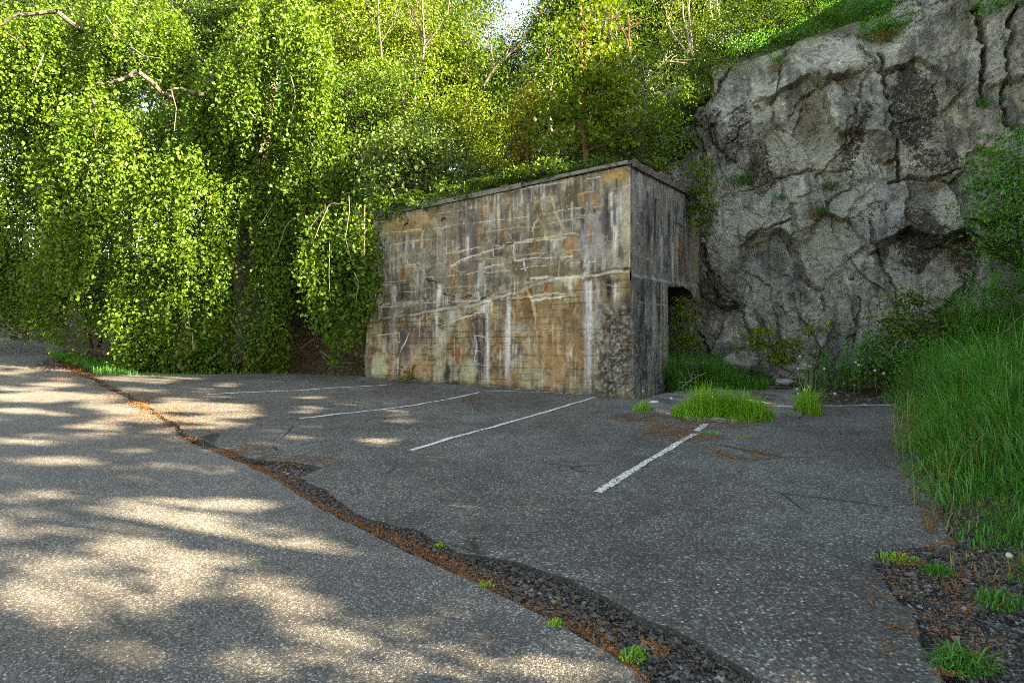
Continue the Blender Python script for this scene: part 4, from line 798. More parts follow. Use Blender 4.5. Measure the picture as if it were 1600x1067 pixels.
tree('leafy_shrub', 'dark shrub in the shade under the young trees at the back of the bunker roof', 'shrub', 850, 15.4, [(860,255,70,40),(790,275,60,34),(930,250,50,30)], M_dark, .09, 100, tr=.04, limbs=10, stems=3)
BACK = [ # x, distance, crowns, material, label
 (560,21.5,[(545,40,60,70),(575,95,50,50),(520,95,46,60)],M_yel,'light green tree just right of the weeping beech crown'),
 (655,22.0,[(640,20,52,50),(670,75,50,44),(615,70,40,40)],M_yel,'thin grey-stemmed tree with sparse lit leaves over the yellow-green shrub'),
 (735,23.0,[(720,45,50,48),(755,95,44,44),(700,100,44,40)],M_mid,'sparse tree with forked bare branches left of the gap of sky'),
 (860,21.0,[(865,75,44,52),(850,130,54,44)],M_mid,'bushy tree right of the gap of sky, behind the young tree'),
 (470,25.0,[(470,-10,70,80),(440,60,60,80)],M_dark,'tall dark tree behind the domed top of the weeping beech'),
 (345,26.0,[(340,40,60,90),(300,90,50,80),(385,80,60,80)],M_dark,'dark tree showing in the notch between two lobes of the weeping beech'),
 (610,28.0,[(610,-10,80,70),(590,80,90,80),(650,130,80,70)],M_dark,'broad dark tree deep in the wood above the grey-green shrub'),
 (745,29.0,[(730,130,70,60),(760,170,90,70),(700,60,50,60)],M_dark,'dark spreading tree deep in the wood, straight under the gap of sky'),
 (870,27.0,[(880,120,70,70),(850,180,80,60),(925,60,50,70),(895,20,50,60)],M_dark,'dark tree behind the young tree with the reddish trunk'),
 (965,22.0,[(960,30,40,60),(985,110,46,60),(950,150,46,50)],M_mid,'loose half-shaded tree by the grey stems left of the cliff'),
 (1030,24.0,[(1020,50,60,60),(1045,110,56,50),(1085,20,60,50)],M_dark,'dark tree on the shaded slope left of the cliff top'),
 (210,25.0,[(200,60,90,80),(120,100,80,80),(280,120,70,70)],M_dark,'dark tree in the shade behind the upper lobes of the beech'),
 (40,26.0,[(30,120,90,90),(-40,60,70,90),(90,230,80,80)],M_dark,'dark tree at the left border behind the beech'),
 (240,24.0,[(220,260,100,90),(120,320,90,80),(330,240,80,80)],M_dark,'dark lower tree in the wood behind the middle of the beech'),
 (455,24.0,[(430,240,80,90),(520,200,70,80),(480,320,80,60)],M_dark,'dark tree in the wood between the beech and the shrubs'),
 (590,25.0,[(560,150,70,70),(620,220,80,60)],M_dark,'dark tree in the wood right behind the fine-leaved shrub'),
 (800,24.0,[(800,190,80,60),(760,240,70,40)],M_dark,'low dark tree in the wood behind the orange-tipped sapling'),
 (790,27.5,[(788,92,46,34),(765,130,60,40),(805,62,30,18),(840,40,26,40)],M_mid,'small tree filling the lower part of the gap of sky'),
 (700,31.0,[(640,60,110,90),(720,-10,60,70),(700,140,100,80)],M_dark,'large dark tree at the back of the wood left of the gap of sky'),
 (900,30.0,[(900,60,90,90),(960,-30,90,80),(860,150,100,70)],M_dark,'large dark tree at the back of the wood right of the gap of sky'),
 (560,30.0,[(520,30,110,100),(560,-50,110,70)],M_dark,'large dark tree at the back of the wood behind the light green tree'),
 (1120,28.0,[(1100,20,100,70),(1180,-30,100,60),(1060,90,80,60)],M_dark,'large dark tree on the slope behind the birches'),
 (60,34.0,[(40,20,120,70),(150,-10,120,60),(-60,60,90,80)],M_dark,'far dark tree behind the upper left lobes of the beech'),
 (320,34.0,[(300,10,120,70),(420,0,110,70)],M_dark,'far dark tree behind the notch in the beech crown'),
 (1250,21.0,[(1240,-40,90,44),(1330,-50,90,46),(1180,-20,50,36)],M_dark,'dark tree standing back from the brow above the middle of the cliff'),
 (1430,19.0,[(1430,-50,100,50),(1540,-50,80,46)],M_dark,'dark tree above the right half of the cliff'),
 (1080,25.0,[(1070,-10,60,50),(1130,-40,60,50),(1020,0,60,60)],M_dark,'dark tree above the pale birch stems at the upper left of the cliff'),
 (1180,24.0,[(1180,-40,70,40),(1240,-60,60,40)],M_mid,'tree on the slope high above the brow of the cliff'),
 (940,26.0,[(940,-20,60,60),(900,40,60,50),(985,30,50,60)],M_dark,'dark tree rising behind the grey stems right of the young tree'),
 (1000,25.0,[(990,160,60,60),(1040,180,60,50)],M_dark,'low dark tree in the shade behind the grey stems'),
 (100,27.0,[(80,-10,110,70),(200,-30,80,60)],M_mid,'tree rising beyond the upper left lobes of the weeping beech')]
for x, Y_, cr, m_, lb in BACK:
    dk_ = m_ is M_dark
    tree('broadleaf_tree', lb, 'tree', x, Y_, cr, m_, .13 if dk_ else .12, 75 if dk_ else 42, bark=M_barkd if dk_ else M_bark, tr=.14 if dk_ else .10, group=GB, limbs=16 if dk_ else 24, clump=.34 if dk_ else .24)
# bushes closing the foot of the wood behind the beech and up the road
for x, Y_, cr, m_, lb in [(20,25.5,[(10,440,70,60),(60,480,50,40),(-40,420,70,80)],M_dark,'dark bush beside the road where it climbs out of view on the left'),
      (150,21.5,[(150,430,60,60),(190,480,50,50)],M_mid,'bush glimpsed with sunlit leaves through the left gap in the beech curtain'),
      (330,22.5,[(300,440,90,70),(400,430,80,70),(350,360,90,60)],M_dark,'dark bush in the shade behind the middle of the beech curtain'),
      (500,21.0,[(480,400,60,60),(540,420,50,50),(440,360,60,60)],M_dark,'dark bush behind the gap between the beech and the bunker'),
      (-60,20.5,[(-60,380,60,110),(-40,470,50,60)],M_mid,'tall bush at the left border of the view beside the road')]:
    tree('bush', lb, 'bush', x, Y_, cr, m_, .11, 85, tr=.06, limbs=8, stems=3, clump=.3, group='bushes at the foot of the wood')
# bare grey stems and birches on the shaded slope
def stems(label, specs, bark, leaf, group, n=28, name='birch', L=.08):
    Y_ = specs[0][0]; b0 = specs[0][1][0]; b = at(*b0, Y_)
    r = empty(name, b, label, name.replace('_', ' '), group); g2 = Geo()
    for Yk, pts, r0 in specs:
        P = np.array([at(x, y, Yk) for x, y in pts]); t_ = np.linspace(0, len(P)-1, 4*len(P)); P = np.stack([np.interp(t_, np.arange(len(P)), P[:, i]) for i in range(3)], 1)
        P[1:] += np.cumsum(R.normal(0, r0*.22, (len(P)-1, 3)), 0)
        g = Geo(); tube(g, P, np.linspace(r0, r0*.45, len(P)), 7)
        ends = []
        for j in range(7):
            i0 = R.integers(3, len(P)); e = P[i0]+[R.normal(0, .5), R.normal(0, .4), R.uniform(.1, .7)]; ends.append(e)
            tube(g, curve_pts(P[i0], e, .05, .02, 5), np.linspace(r0*.35, .004, 5), 4)
        g.build('trunk', bark, r, smooth=True)
        C = np.array(ends); q = R.integers(0, len(C), n*8); Q = C[q]+R.normal(0, .2, (n*8, 3))
        leaves(g2, Q, rand_dirs(len(Q))+[0, 0, -.3], R.uniform(.6, 1.2, len(Q))*L, .65, .12)
    g2.build('crown', leaf, r)
GS = 'slim stems on the slope left of the cliff'
stems('tight clump of three pale grey birch stems at the upper left corner of the cliff', [(17.2,[(1080,88),(1074,60),(1066,30),(1064,-20)],.035),(17.2,[(1082,88),(1080,50),(1078,10),(1082,-30)],.04),(17.2,[(1076,88),(1058,62),(1046,40),(1042,18)],.03)], M_barkw, M_yel, GS, 40)
stems('pair of pale birch stems on the green slope above the cliff', [(18.0,[(1126,42),(1122,20),(1121,-20)],.04),(18.0,[(1115,38),(1110,15),(1108,-20)],.03)], M_barkw, M_mid, GS, 14)
stems('tall grey stem with a second crooked stem between young tree and cliff', [(17.5,[(942,110),(938,60),(935,20),(930,-20)],.06),(17.5,[(962,80),(950,45),(944,20),(938,-20)],.045),(17.5,[(946,60),(946,30),(958,0)],.03)], M_bark, M_mid, GS, 14, 'bare_tree')
stems('reddish brown leaning stem with a fork beside the cliff', [(16.8,[(985,90),(980,60),(970,40),(962,30)],.035),(16.8,[(985,85),(984,50),(982,20)],.025)], M_barko, M_mid, GS, 16, 'bare_tree')
stems('forked grey stems showing through the leaves below the gap of sky', [(18.5,[(755,135),(770,108),(790,88),(812,72)],.05),(18.5,[(772,106),(766,70),(760,40)],.035),(18.5,[(790,88),(800,60),(806,25)],.03)], M_bark, M_yel, GS, 26, 'bare_tree')
stems('upright grey stem with crooked branches above the yellow-green shrub', [(19.5,[(660,95),(664,60),(662,20),(664,-20)],.05),(19.5,[(662,60),(640,25),(632,-10)],.03),(19.5,[(662,75),(684,45),(700,20),(706,-20)],.03)], M_bark, M_yel, GS, 26, 'bare_tree')
stems('straight thin grey stem left of the crooked one over the fine-leaved shrub', [(19.0,[(597,95),(592,50),(590,0),(592,-30)],.04),(19.0,[(594,70),(612,40),(624,20)],.022)], M_bark, M_yel, GS, 26, 'bare_tree')
stems('bare twiggy branch reaching left from the rock with small white blossoms', [(14.2,[(1075,100),(1040,95),(1015,120),(995,150)],.014),(14.2,[(1062,140),(1030,150),(1005,168)],.018),(14.2,[(1050,150),(1035,128),(1030,112)],.012)], M_twig, M_grey, None, 12, 'bare_shrub')

# --- grass, ferns, herbs
def blades(g, pts, h, w=.007, lean=.35, tone=None, bias=(0, 0)):
    n = len(pts); h = np.broadcast_to(h, (n,)); an = R.uniform(0, 2*np.pi, n)
    d = np.stack([np.cos(an)+bias[0], np.sin(an)+bias[1], 0*an], 1); ln = (R.random(n)**.8*2*lean)[:, None]*h[:, None]
    sd__ = np.stack([-np.sin(an), np.cos(an), 0*an], 1)*(w*R.uniform(.6, 1.3, n))[:, None]
    rows = []
    for k_, (tz, tw) in enumerate([(0, .8), (.4, 1.), (.75, .7)]):
        c = pts+np.array([0, 0, 1.])*(h*tz*(1-.18*tz))[:, None]+d*ln*tz**2
        rows += [c-sd__*tw*.5, c+sd__*tw*.5]
    drp = np.clip(ln/h[:, None], 0, 1.2)
    rows.append(pts+np.array([0, 0, 1.])*h[:, None]*(1-.42*drp)+d*ln)
    V = np.stack(rows, 1); i = np.arange(n)[:, None]*7
    tone = R.random(n) if tone is None else tone
    g.add(V, np.concatenate([i+[0,1,3,2], i+[2,3,5,4]]), i+[4,5,6], tone=np.repeat(tone, 7))
def scatter(poly, n):
    p = np.array(poly); lo, hi = p.min(0), p.max(0); q = R.uniform(lo, hi, (int(n*(hi-lo).prod()), 2))
    return q[inside(q[:,0], q[:,1], [tuple(c) for c in p])]
def gz(q, off=0.): return np.column_stack([q, H(q[:,0], q[:,1])+off])
# bank on the right
q = scatter([(2.2,1.6),(2.3,2.5),(2.7,3.4),(3.0,4.1),(3.45,5),(4.3,6.4),(6.2,9.3),(7.0,10.9),(9.5,12),(12.5,12.2),(11,9.5),(8.5,7),(6.2,4.5),(4.2,1.6)], 1750)
rr = -sdist(q[:,0], q[:,1], BANK)
cl = fbm(q[:,0]*1.6, q[:,1]*1.6, 3, 2); far = ss(4.0, 6.0, q[:,1])
keep = (rr > -.12+.22*(vn(q[:,0]*3, q[:,1]*3, 1)-.5)) & (rr < 4.2) & (R.random(len(q)) < (.35+.65*far+ss(.3, .8, rr))*ss(-.1, .5, rr+.25)*np.where(rr > 2.2, .5, 1)*(.3+1.2*cl))
keep &= ~((q[:,1] < 3.6) & (rr < .35+.25*(vn(q[:,0]*4, q[:,1]*4, 2)-.5)))
q, rr, cl, far = q[keep], rr[keep], cl[keep], far[keep]
cl2 = fbm(q[:,0]*2.6, q[:,1]*2.6, 3, 5); hh_ = (.10+.50*ss(.0, .75, rr)*(.35+.65*far))*R.uniform(.4, 1.3, len(q))*(.25+1.6*cl2); hh_ *= 1+.5*(R.random(len(q)) > .97)
an_ = 6.3*fbm(q[:,0]*.9, q[:,1]*.9, 2, 6); bs_ = (-.25+.6*np.cos(an_*2), -.15+.6*np.sin(an_*2))
g = Geo(); blades(g, gz(q, -.03), hh_, .0095, .42, np.clip(.9*cl2+.5*(R.random(len(q))-.3)+.15*(rr < .3), 0, 1), bs_)
tag(g.build('bank_grass', M_grass), 'long lush green grass on the bank along the right side of the asphalt', kind='stuff')
q = scatter([(2.9,4.2),(4.4,6.6),(6.4,9.5),(7.4,11.3),(11,12),(10,9),(7,5.5),(4.6,3.8)], 26); g = Geo(); blades(g, gz(q, -.03), R.uniform(.35, .85, len(q)), .0055, .6); tag(g.build('dead_grass_stalks', M_dry), 'scattered straw-coloured stalks among the green grass of the bank', kind='stuff')
q = scatter([(2.4,1.7),(2.6,2.8),(3.0,3.7),(3.3,4.4),(3.8,5.2),(6.5,6.2),(5,3.2),(3.6,1.7)], 5200); rr = -sdist(q[:,0], q[:,1], BANK); dn = fbm(q[:,0]*2.2, q[:,1]*2.2, 4, 1)
kp = (rr > .1) & (R.random(len(q)) < ss(.15, .5, rr+(dn-.5)*1.2)*ss(6, 5, q[:,1])); q, dn, rr = q[kp], dn[kp], rr[kp]
g = Geo(); blades(g, gz(q, -.02), (.05+.16*dn*ss(.2, 1., rr))*R.uniform(.5, 1.3, len(q)), .0065, .75, np.clip(dn*.9+.3*(R.random(len(q))-.4), 0, 1), (-.3, -.2)); tag(g.build('short_turf', M_grass), 'short turf on the bank near the camera', kind='stuff')
q = scatter([(2.3,2.2),(2.6,3.4),(2.95,4.1),(3.4,5),(4.25,6.4),(6.2,9.3),(6.7,9.4),(4.9,6.4),(3.8,4.6),(3.1,3),(2.9,2.2)], 420); rr = -sdist(q[:,0], q[:,1], BANK)
q = q[(rr < .45) & (fbm(q[:,0]*3, q[:,1]*3, 3, 4) > .5)]
g = Geo(); blades(g, gz(q, -.03), R.uniform(.04, .16, len(q)), .006, .7); tag(g.build('dry_grass', M_dry), 'short straw-coloured grass along the edge of the gravel', kind='stuff')
# grass by the side door, and along the verge under the beech
q = scatter(G([(1030,603),(1036,590),(1060,578),(1120,578),(1180,588),(1205,600),(1200,612),(1140,612),(1090,608),(1060,612)]), 2300)
pq, pr = proj(q[:,0], q[:,1], 0); hh_ = (.30+.55*ss(1195, 1110, pq)*(.5+.6*fbm(q[:,0]*2, q[:,1]*2, 2, 1)))*R.uniform(.6, 1.2, len(q))
g = Geo(); blades(g, gz(q, -.05), hh_, .0085, .35); tag(g.build('door_grass', M_grass), 'thick bright green grass growing in front of the dark side doorway', kind='stuff')
q = scatter(G([(80,560),(110,566),(150,582),(200,586),(300,587),(440,586),(560,588),(560,582),(300,579),(180,570),(120,558),(85,552)]), 900)
pq, _ = proj(q[:,0], q[:,1], 0); keep = R.random(len(q)) < np.where(pq < 215, 1., .16); q, pq = q[keep], pq[keep]
g = Geo(); blades(g, gz(q, -.05), np.where(pq < 210, .24, .14)*R.uniform(.5, 1.2, len(q)), .012, .4, bias=(.2, -.3)); tag(g.build('verge_grass', M_grass), 'strip of grass between the asphalt and the beech curtain', kind='stuff')
# single grass tufts
def tuft(label, px, py, rx, ry, h, n, mat=M_grassy, group='grass tufts growing through the asphalt', lean=.35, cap=True):
    c = gnd(px, py); r_ = np.sqrt(R.random(n)); a_ = R.uniform(0, 2*np.pi, n); q = c+np.stack([np.cos(a_)*r_*rx, np.sin(a_)*r_*ry], 1)
    kp = R.random(n) < ss(.25, .5, fbm(q[:,0]*5, q[:,1]*5, 3, 2)+.25*(1-r_)); q, r_ = q[kp], r_[kp]; n = len(q); hv = .45+1.1*fbm(q[:,0]*4, q[:,1]*4, 3, 4)
    g = Geo(); blades(g, gz(q, -.01), h*(1-.72*r_**2)*hv*R.uniform(.4, 1.15, n), .007, lean*1.35)
    o = g.build('grass_tuft', mat, origin=(c[0], c[1], float(H(*c)))); return tag(o, label, 'grass', group)
tuft('big round yellow-green grass tuft at the front edge of the pale gravel patch', 1118, 650, .66, .36, .60, 4200); tuft('smaller dense grass tuft joined to the right end of the big round tuft', 1168, 655, .40, .25, .46, 1700)
tuft('narrow upright tuft at the right end of the pale gravel patch', 1262, 645, .13, .32, .55, 700); tuft('low leafy tuft at the foot of the bunker corner', 1003, 640, .17, .16, .26, 260)
tuft('small grass tuft low in the right corner of the photo, on the gravel', 1500, 1037, .14, .09, .11, 420, M_grass, lean=.6); tuft('tiny tuft in the gravel strip close to the road edge at the bottom', 992, 1022, .07, .06, .05, 130)
tuft('flat green tuft at the far end of the worn short line', 1112, 678, .24, .07, .06, 220); tuft('flat little tuft right of the one by the worn line', 1164, 684, .12, .06, .05, 120); tuft('tiny tuft on the pale gravel near its right end', 1228, 652, .06, .05, .15, 50)
tuft('sparse little tuft in the gravel bay at the right side of the lot', 1400, 872, .15, .08, .06, 150, lean=.6); tuft('small tuft on the gravel below the right bank', 1462, 893, .10, .08, .08, 160, M_grass); tuft('tuft on the gravel close to the right edge of the photo', 1560, 940, .12, .1, .1, 240, M_grass)
for x, y, lb in [(870,972,'tiny tuft in the middle of the gravel strip'),(760,912,'tiny tuft in the gravel strip where the orange litter is thickest'),(690,850,'tiny tuft in the narrow upper part of the gravel strip')]: tuft(lb, x, y, .05, .03, .04, 60)
# ferns
def fern_geo(n=9, L=.7, w=.13, up=.75):
    g = Geo()
    for k_ in range(n):
        a_ = k_*2*np.pi/n+R.uniform(-.3, .3); l = L*R.uniform(.7, 1.15); t_ = np.linspace(.0, 1, 17)
        u_ = up*R.uniform(.7, 1.2); P = np.stack([np.cos(a_)*l*t_*.8, np.sin(a_)*l*t_*.8, l*(u_*t_*1.3-.95*u_*t_**2.2)], 1)
        tube(g, P[::4], np.linspace(.006, .002, 5), 4, tone=.6)
        tg = unit(np.gradient(P, axis=0)); s_ = unit(np.cross(tg, [0, 0, 1.]))
        ln = w*np.sin(np.pi*np.clip(t_*.9+.1, 0, 1))**.8*(1.15-t_*.5)
        for sg in (-1, 1):
            i = np.arange(2, 17); leaves(g, P[i], sg*s_[i]+tg[i]*.45+[0, 0, -.15], ln[i]*1.15, .34, .05, flat=.8, tone=np.full(len(i), .3)+.6*R.random(len(i)))
    return g
FP = fern_geo(10).build('fern', M_fern)
def fern(label, p, s=1., group='ferns', first=[True]):
    o = FP if first[0] else FP.copy()
    if not first[0]: COL.objects.link(o)
    first[0] = False; o.location = [float(c) for c in p]; o.rotation_euler = (R.normal(0, .12), R.normal(0, .12), R.uniform(0, 6.28)); o.scale = (s,)*3
    return tag(o, label, 'fern', group)
def roof(px, py=None, q=.5):
    k_ = px; s_, z_ = Wf(px, 300); p_ = P0+A*s_+B*q; return np.array([p_[0], p_[1], max(top_f(s_)+.06, float(H(p_[0], p_[1])))])
for x, y, rx, ry, q_, m_, lb in [(612,338,40,18,.1,M_mid,'low growth hiding the far left end of the bunker roof edge'),(668,318,44,14,.2,M_fern,'low growth over the roof edge above the rusty stubs'),(735,300,46,14,.25,M_mid,'low growth behind the left half of the grey flashing'),(800,282,46,14,.3,M_fern,'low growth behind the right half of the grey flashing'),(862,266,40,13,.4,M_mid,'low growth on the rubble left of the reddish trunk'),(935,256,40,12,.9,M_fern,'low growth on the roof behind the bunker corner'),(1010,262,40,14,2.2,M_mid,'low growth over the top of the side wall')]:
    s_ = Wf(x, y)[0]; s_ = s_ if x < 960 else .6; pb = P0+A*s_+B*q_
    if x > 960: pb = P0+B*2.4+A*.5
    tree('roof_shrub', lb, 'shrub', x, float(pb[1])-.15, [(x,y-ry*.3,rx,ry),(x+rx*.5,y+2,rx*.35,ry*.8)], m_, .075, 120, tr=.008, limbs=8, clump=.12, base=(pb[0], pb[1], top_f(s_)+.05), group='low growth along the bunker roof edge', stems=2)
GF = 'ferns along the roof edge of the bunker'
for i, (x, q_, s_, lb) in enumerate([(600,.35,1.1,'fern at the far left end of the bunker roof edge'),(632,.3,1.0,'fern above the two rusty stubs on the bunker wall'),(662,.4,1.,'fern hanging over the roof edge right of the rusty stubs'),(700,.35,.95,'fern where the grey flashing begins at the bunker roof'),(742,.5,1.,'fern behind the left part of the grey flashing'),(780,.4,1.,'fern behind the middle of the grey flashing'),(820,.5,.9,'fern behind the right end of the grey flashing'),(858,.6,.85,'fern beside the broken rubble on the bunker roof'),(890,.75,.8,'fern left of the reddish trunk on the roof')]):
    fern(lb, roof(x, q=q_*.45), s_*R.uniform(.9, 1.15), GF)
for x, y, Y_, s_, lb in [(985,252,12.6,1.,'bright fern right of the reddish trunk near the bunker corner'),(1018,262,13.4,1.1,'bright fern on the bunker roof above the side wall'),(1050,262,13.9,1.1,'fern at the back of the bunker roof against the rock'),(1000,236,13.4,1.1,'taller fern behind the bunker corner'),(960,245,13.0,.9,'fern close to the right of the reddish trunk')]:
    p = at(x, y, Y_); p[2] = max(4.4, float(H(p[0], p[1]))); fern(lb, p, s_, GF)
GR = 'ferns under the right hand shrubs'
for x, y, Y_, s_, lb in [(1560,395,10.9,1.0,'upper yellow-green fern under the dark shrub on the right'),(1590,420,10.4,1.1,'large yellow-green fern at the right edge of the photo'),(1575,470,10.2,.9,'fern over the lance-leaved plants on the right bank'),(1515,500,10.2,.7,'small fern low among the lance-leaved plants'),(1545,360,11.3,1.,'fern just below the dark shrub on the right'),(330,578,15.2,.8,'fern at the foot of the beech curtain'),(300,570,15.2,.9,'fern growing in front of the beech curtain left of the other'),(420,575,15.3,.7,'small fern at the foot of the beech curtain near the dark gap')]:
    fern(lb, at(x, y, Y_), s_, GR if x > 800 else 'ferns under the beech')

# upright lance-leaved herbs (willowherb)
def herb_geo(h=1., n=70, L=.13):
    g = Geo(); T = curve_pts((0, 0, 0), (R.normal(0, .06), R.normal(0, .06), h), 0, .008, 8); tube(g, T, np.linspace(.006, .003, 8), 5, tone=.7)
    t_ = np.linspace(.12, 1, n); P = np.stack([np.interp(t_, np.linspace(0, 1, 8), T[:, i]) for i in range(3)], 1); an = np.arange(n)*2.4
    ax = np.stack([np.cos(an), np.sin(an), .35+.9*t_**4], 1); leaves(g, P, ax, L*(1.1-.75*t_**3)*R.uniform(.8, 1.15, n), .19, .05, flat=.8)
    return g
HP = [herb_geo(.95).build('willowherb', M_herb), herb_geo(.8, 60).build('willowherb', M_herb)]; hused = [False, False]
def herb(label, p, s, group, k_):
    k_ %= 2; o = HP[k_] if not hused[k_] else HP[k_].copy()
    if hused[k_]: COL.objects.link(o)
    hused[k_] = True; o.location = [float(c) for c in p]; o.rotation_euler = (R.normal(0, .14), R.normal(0, .14), R.uniform(0, 6.28)); o.scale = (s,)*3
    tag(o, label, 'plant', group)
lb1 = 'dark green lance-leaved stem in the dense clump at the foot of the cliff'; lb2 = 'lance-leaved stem in the leaning mass on the right bank below the ferns'
for i in range(22):
    px = R.uniform(1268, 1345); Y_ = R.uniform(11.6, 12.8); p = at(px, 600, Y_); p[2] = float(H(p[0], p[1]))-.03; herb(lb1, p, R.uniform(.75, 1.1)*(1.05 if px > 1300 else .9), 'lance-leaved stems at the foot of the cliff', i)
for i in range(60):
    px = R.uniform(1475, 1650); Y_ = R.uniform(9.3, 11.2); p = at(px, 560-(px-1475)*.45-R.uniform(0, 70), Y_); p[2] = max(min(p[2], 2.3), float(H(p[0], p[1])))-.1; herb(lb2, p, R.uniform(.65, .95), 'lance-leaved stems on the right bank', i)
# low shrubs and brambles at the foot of the cliff
GC = 'low shrubs along the foot of the cliff'
tree('elder_shrub', 'low spreading shrub with flat bright sprays in front of the cliff foot', 'shrub', 1205, 12.3, [(1190,525,34,12),(1225,528,34,10),(1180,545,30,12),(1270,512,34,7),(1225,560,40,14)], M_yel, .085, 95, tr=.016, limbs=14, clump=.12, group=GC, stems=2, spread=.15)
tree('bramble_bush', 'tangled low bramble right of the lance-leaved clump', 'shrub', 1372, 11.6, [(1365,545,34,24),(1395,565,40,26),(1350,580,30,18)], M_herb, .075, 150, tr=.012, limbs=14, clump=.14, group=GC, stems=3)
tree('leafy_bush', 'upright fresh green bush against the dark mossy slab of the cliff', 'bush', 1425, 11.4, [(1420,468,28,24),(1412,505,34,26),(1440,535,40,30),(1462,505,30,24)], M_mid, .08, 130, tr=.018, limbs=16, clump=.14, group=GC, stems=3)
tree('bramble_bush', 'dark bramble between the fresh green bush and the grassy bank', 'shrub', 1480, 10.9, [(1480,540,46,26),(1520,530,40,30),(1440,570,40,20),(1500,580,50,20)], M_herb, .075, 150, tr=.012, limbs=14, clump=.15, group=GC, stems=3)
tree('leafy_shrub', 'dark hanging shrub against the cliff at the right edge of the photo', 'shrub', 1575, 11.2, [(1560,290,36,50),(1590,330,40,60),(1570,235,26,30),(1610,260,40,60),(1555,345,34,30),(1600,390,40,34),(1535,275,18,16),(1545,380,26,20),(1530,330,16,22)], M_herb, .075, 100, tr=.03, limbs=16, clump=.2, group=GC, base=at(1600, 430, 11.2))
tree('small_plant', 'small pale green plant at the edge of the lot below the brambles', 'plant', 1362, 11.2, [(1358,598,22,10),(1378,606,20,8)], M_mid, .06, 70, tr=.006, limbs=6, clump=.08, group=GC)
tree('small_plant', 'little leafy plant rooted at the foot of the bunker wall', 'plant', 636, 13.3, [(630,590,9,5),(645,592,8,5),(638,578,6,5)], M_mid, .12, 40, tr=.008, limbs=6, clump=.06)
tree('rowan_sapling', 'feathery green sapling standing in the broken doorway', 'sapling', 1068, 12.95, [(1066,470,14,9),(1068,487,18,10),(1064,505,22,11),(1068,525,22,12),(1082,535,20,12),(1052,540,14,10)], M_yel, .075, 150, tr=.012, limbs=10, clump=.09, top=(1067,455))
tree('rowan_sapling', 'tiered green sapling growing between the side wall top and the rock', 'sapling', 1094, 13.6, [(1095,255,14,10),(1092,280,22,12),(1096,305,26,14),(1090,330,26,14),(1102,352,18,14)], M_mid, .08, 150, tr=.016, limbs=12, clump=.11, base=at(1094, 385, 13.6), top=(1094,240))
for x, y, Y_, lb in [(1490,655,6.6,'broad-leaved weed at the front of the grassy bank'),(1560,620,6.9,'broad-leaved weed in the middle of the grassy bank near the right edge'),(1455,600,8.6,'broad-leaved weed where the bank meets the brambles'),(1530,740,4.9,'broad-leaved weed low on the bank beside the small clock'),(1585,570,8.0,'broad-leaved weed high on the bank at the right edge')]:
    tree('small_plant', lb, 'plant', x, Y_, [(x,y-8,26*6/Y_,12*6/Y_),(x+14,y-16,18*6/Y_,10*6/Y_)], M_mid, .11, 42, tr=.006, limbs=6, clump=.07, group='broad-leaved weeds on the bank')
# plants on the rock
GT = 'grass tufts on ledges of the cliff'
def ledge_tuft(label, px, py, w, h, n, mat=M_grass):
    p = on_cliff(px, py)+np.array([0, -.12, 0]); q = p+R.normal(0, 1, (n, 3))*[w, .06, .03]
    g = Geo(); blades(g, q, R.uniform(.5, 1.2, n)*h, .009, .8, bias=(0, -.5)); o = g.build('ledge_grass', mat, origin=p); tag(o, label, 'grass', GT)
for x, y, w, h, n, m_, lb in [(1155,288,.28,.3,260,M_grass,'grass tuft on the ledge right of the tiered sapling'),(1272,345,.10,.22,110,M_grass,'small tuft in the crack under the middle of the cliff'),(1375,62,.22,.38,320,M_grass,'overhanging grass tuft at the top of the tall wedge'),(1378,72,.20,.3,200,M_dry,'brown dead grass hanging below the top of the wedge'),(1208,112,.09,.25,110,M_grass,'tuft in the upper crack of the cliff'),(1206,122,.08,.2,90,M_dry,'brown grass below the tuft in the upper crack'),(1528,172,.10,.22,110,M_grass,'tuft in the deep vertical crack on the right'),(1288,305,.10,.22,100,M_mid,'leafy tuft in the centre of the cliff'),
      (1210,322,.14,.2,100,M_grass,'thin tuft over the overhang shadow'),(1160,85,.5,.3,520,M_grass,'long grass fringe on the upper left brow of the cliff'),(1235,60,.5,.35,520,M_grass,'grass fringe on the brow above the middle of the cliff'),(1130,105,.3,.3,300,M_dry,'dry brown grass on the upper left brow'),(1300,35,.6,.5,500,M_grass,'tall grass over the moss cap on the brow'),(1338,290,.07,.16,50,M_dry,'small dry tuft at the foot of the wedge'),(1258,350,.08,.2,70,M_dry,'dry tuft beside the small crack tuft'),(1565,160,.08,.15,60,M_grass,'small tuft on the far right block'),(1145,310,.2,.16,90,M_dry,'dry grass under the tuft by the tiered sapling')]: ledge_tuft(lb, x, y, w, h, n, m_)
GH = 'heather and shrubs on the brow of the cliff'
def brow(name, label, crowns, Y_, mat, n=90, L=.07, cat='shrub', clump=.16):
    c0 = crowns[0]; tree(name, label, cat, c0[0], Y_, crowns, mat, L, n, tr=.02, limbs=8, clump=clump, group=GH, base=at(c0[0], c0[1]+c0[3]+14, Y_), stems=2)
brow('heath_shrub', 'bright green low heath on the slope above the left brow of the cliff', [(1180,55,60,22),(1240,30,60,24),(1120,75,44,16),(1150,25,50,20),(1200,10,60,24),(1100,50,40,16)], 17.3, M_mid, 130)
brow('heath_shrub', 'dark undergrowth along the brow over the middle of the cliff', [(1330,10,70,26),(1270,0,60,24),(1390,5,60,26)], 17.2, M_herb)
brow('heath_shrub', 'dark undergrowth hanging over the top of the dark slab', [(1440,30,60,22),(1490,20,50,26),(1400,48,40,14),(1420,62,30,12),(1375,40,34,18)], 15.0, M_herb, 110)
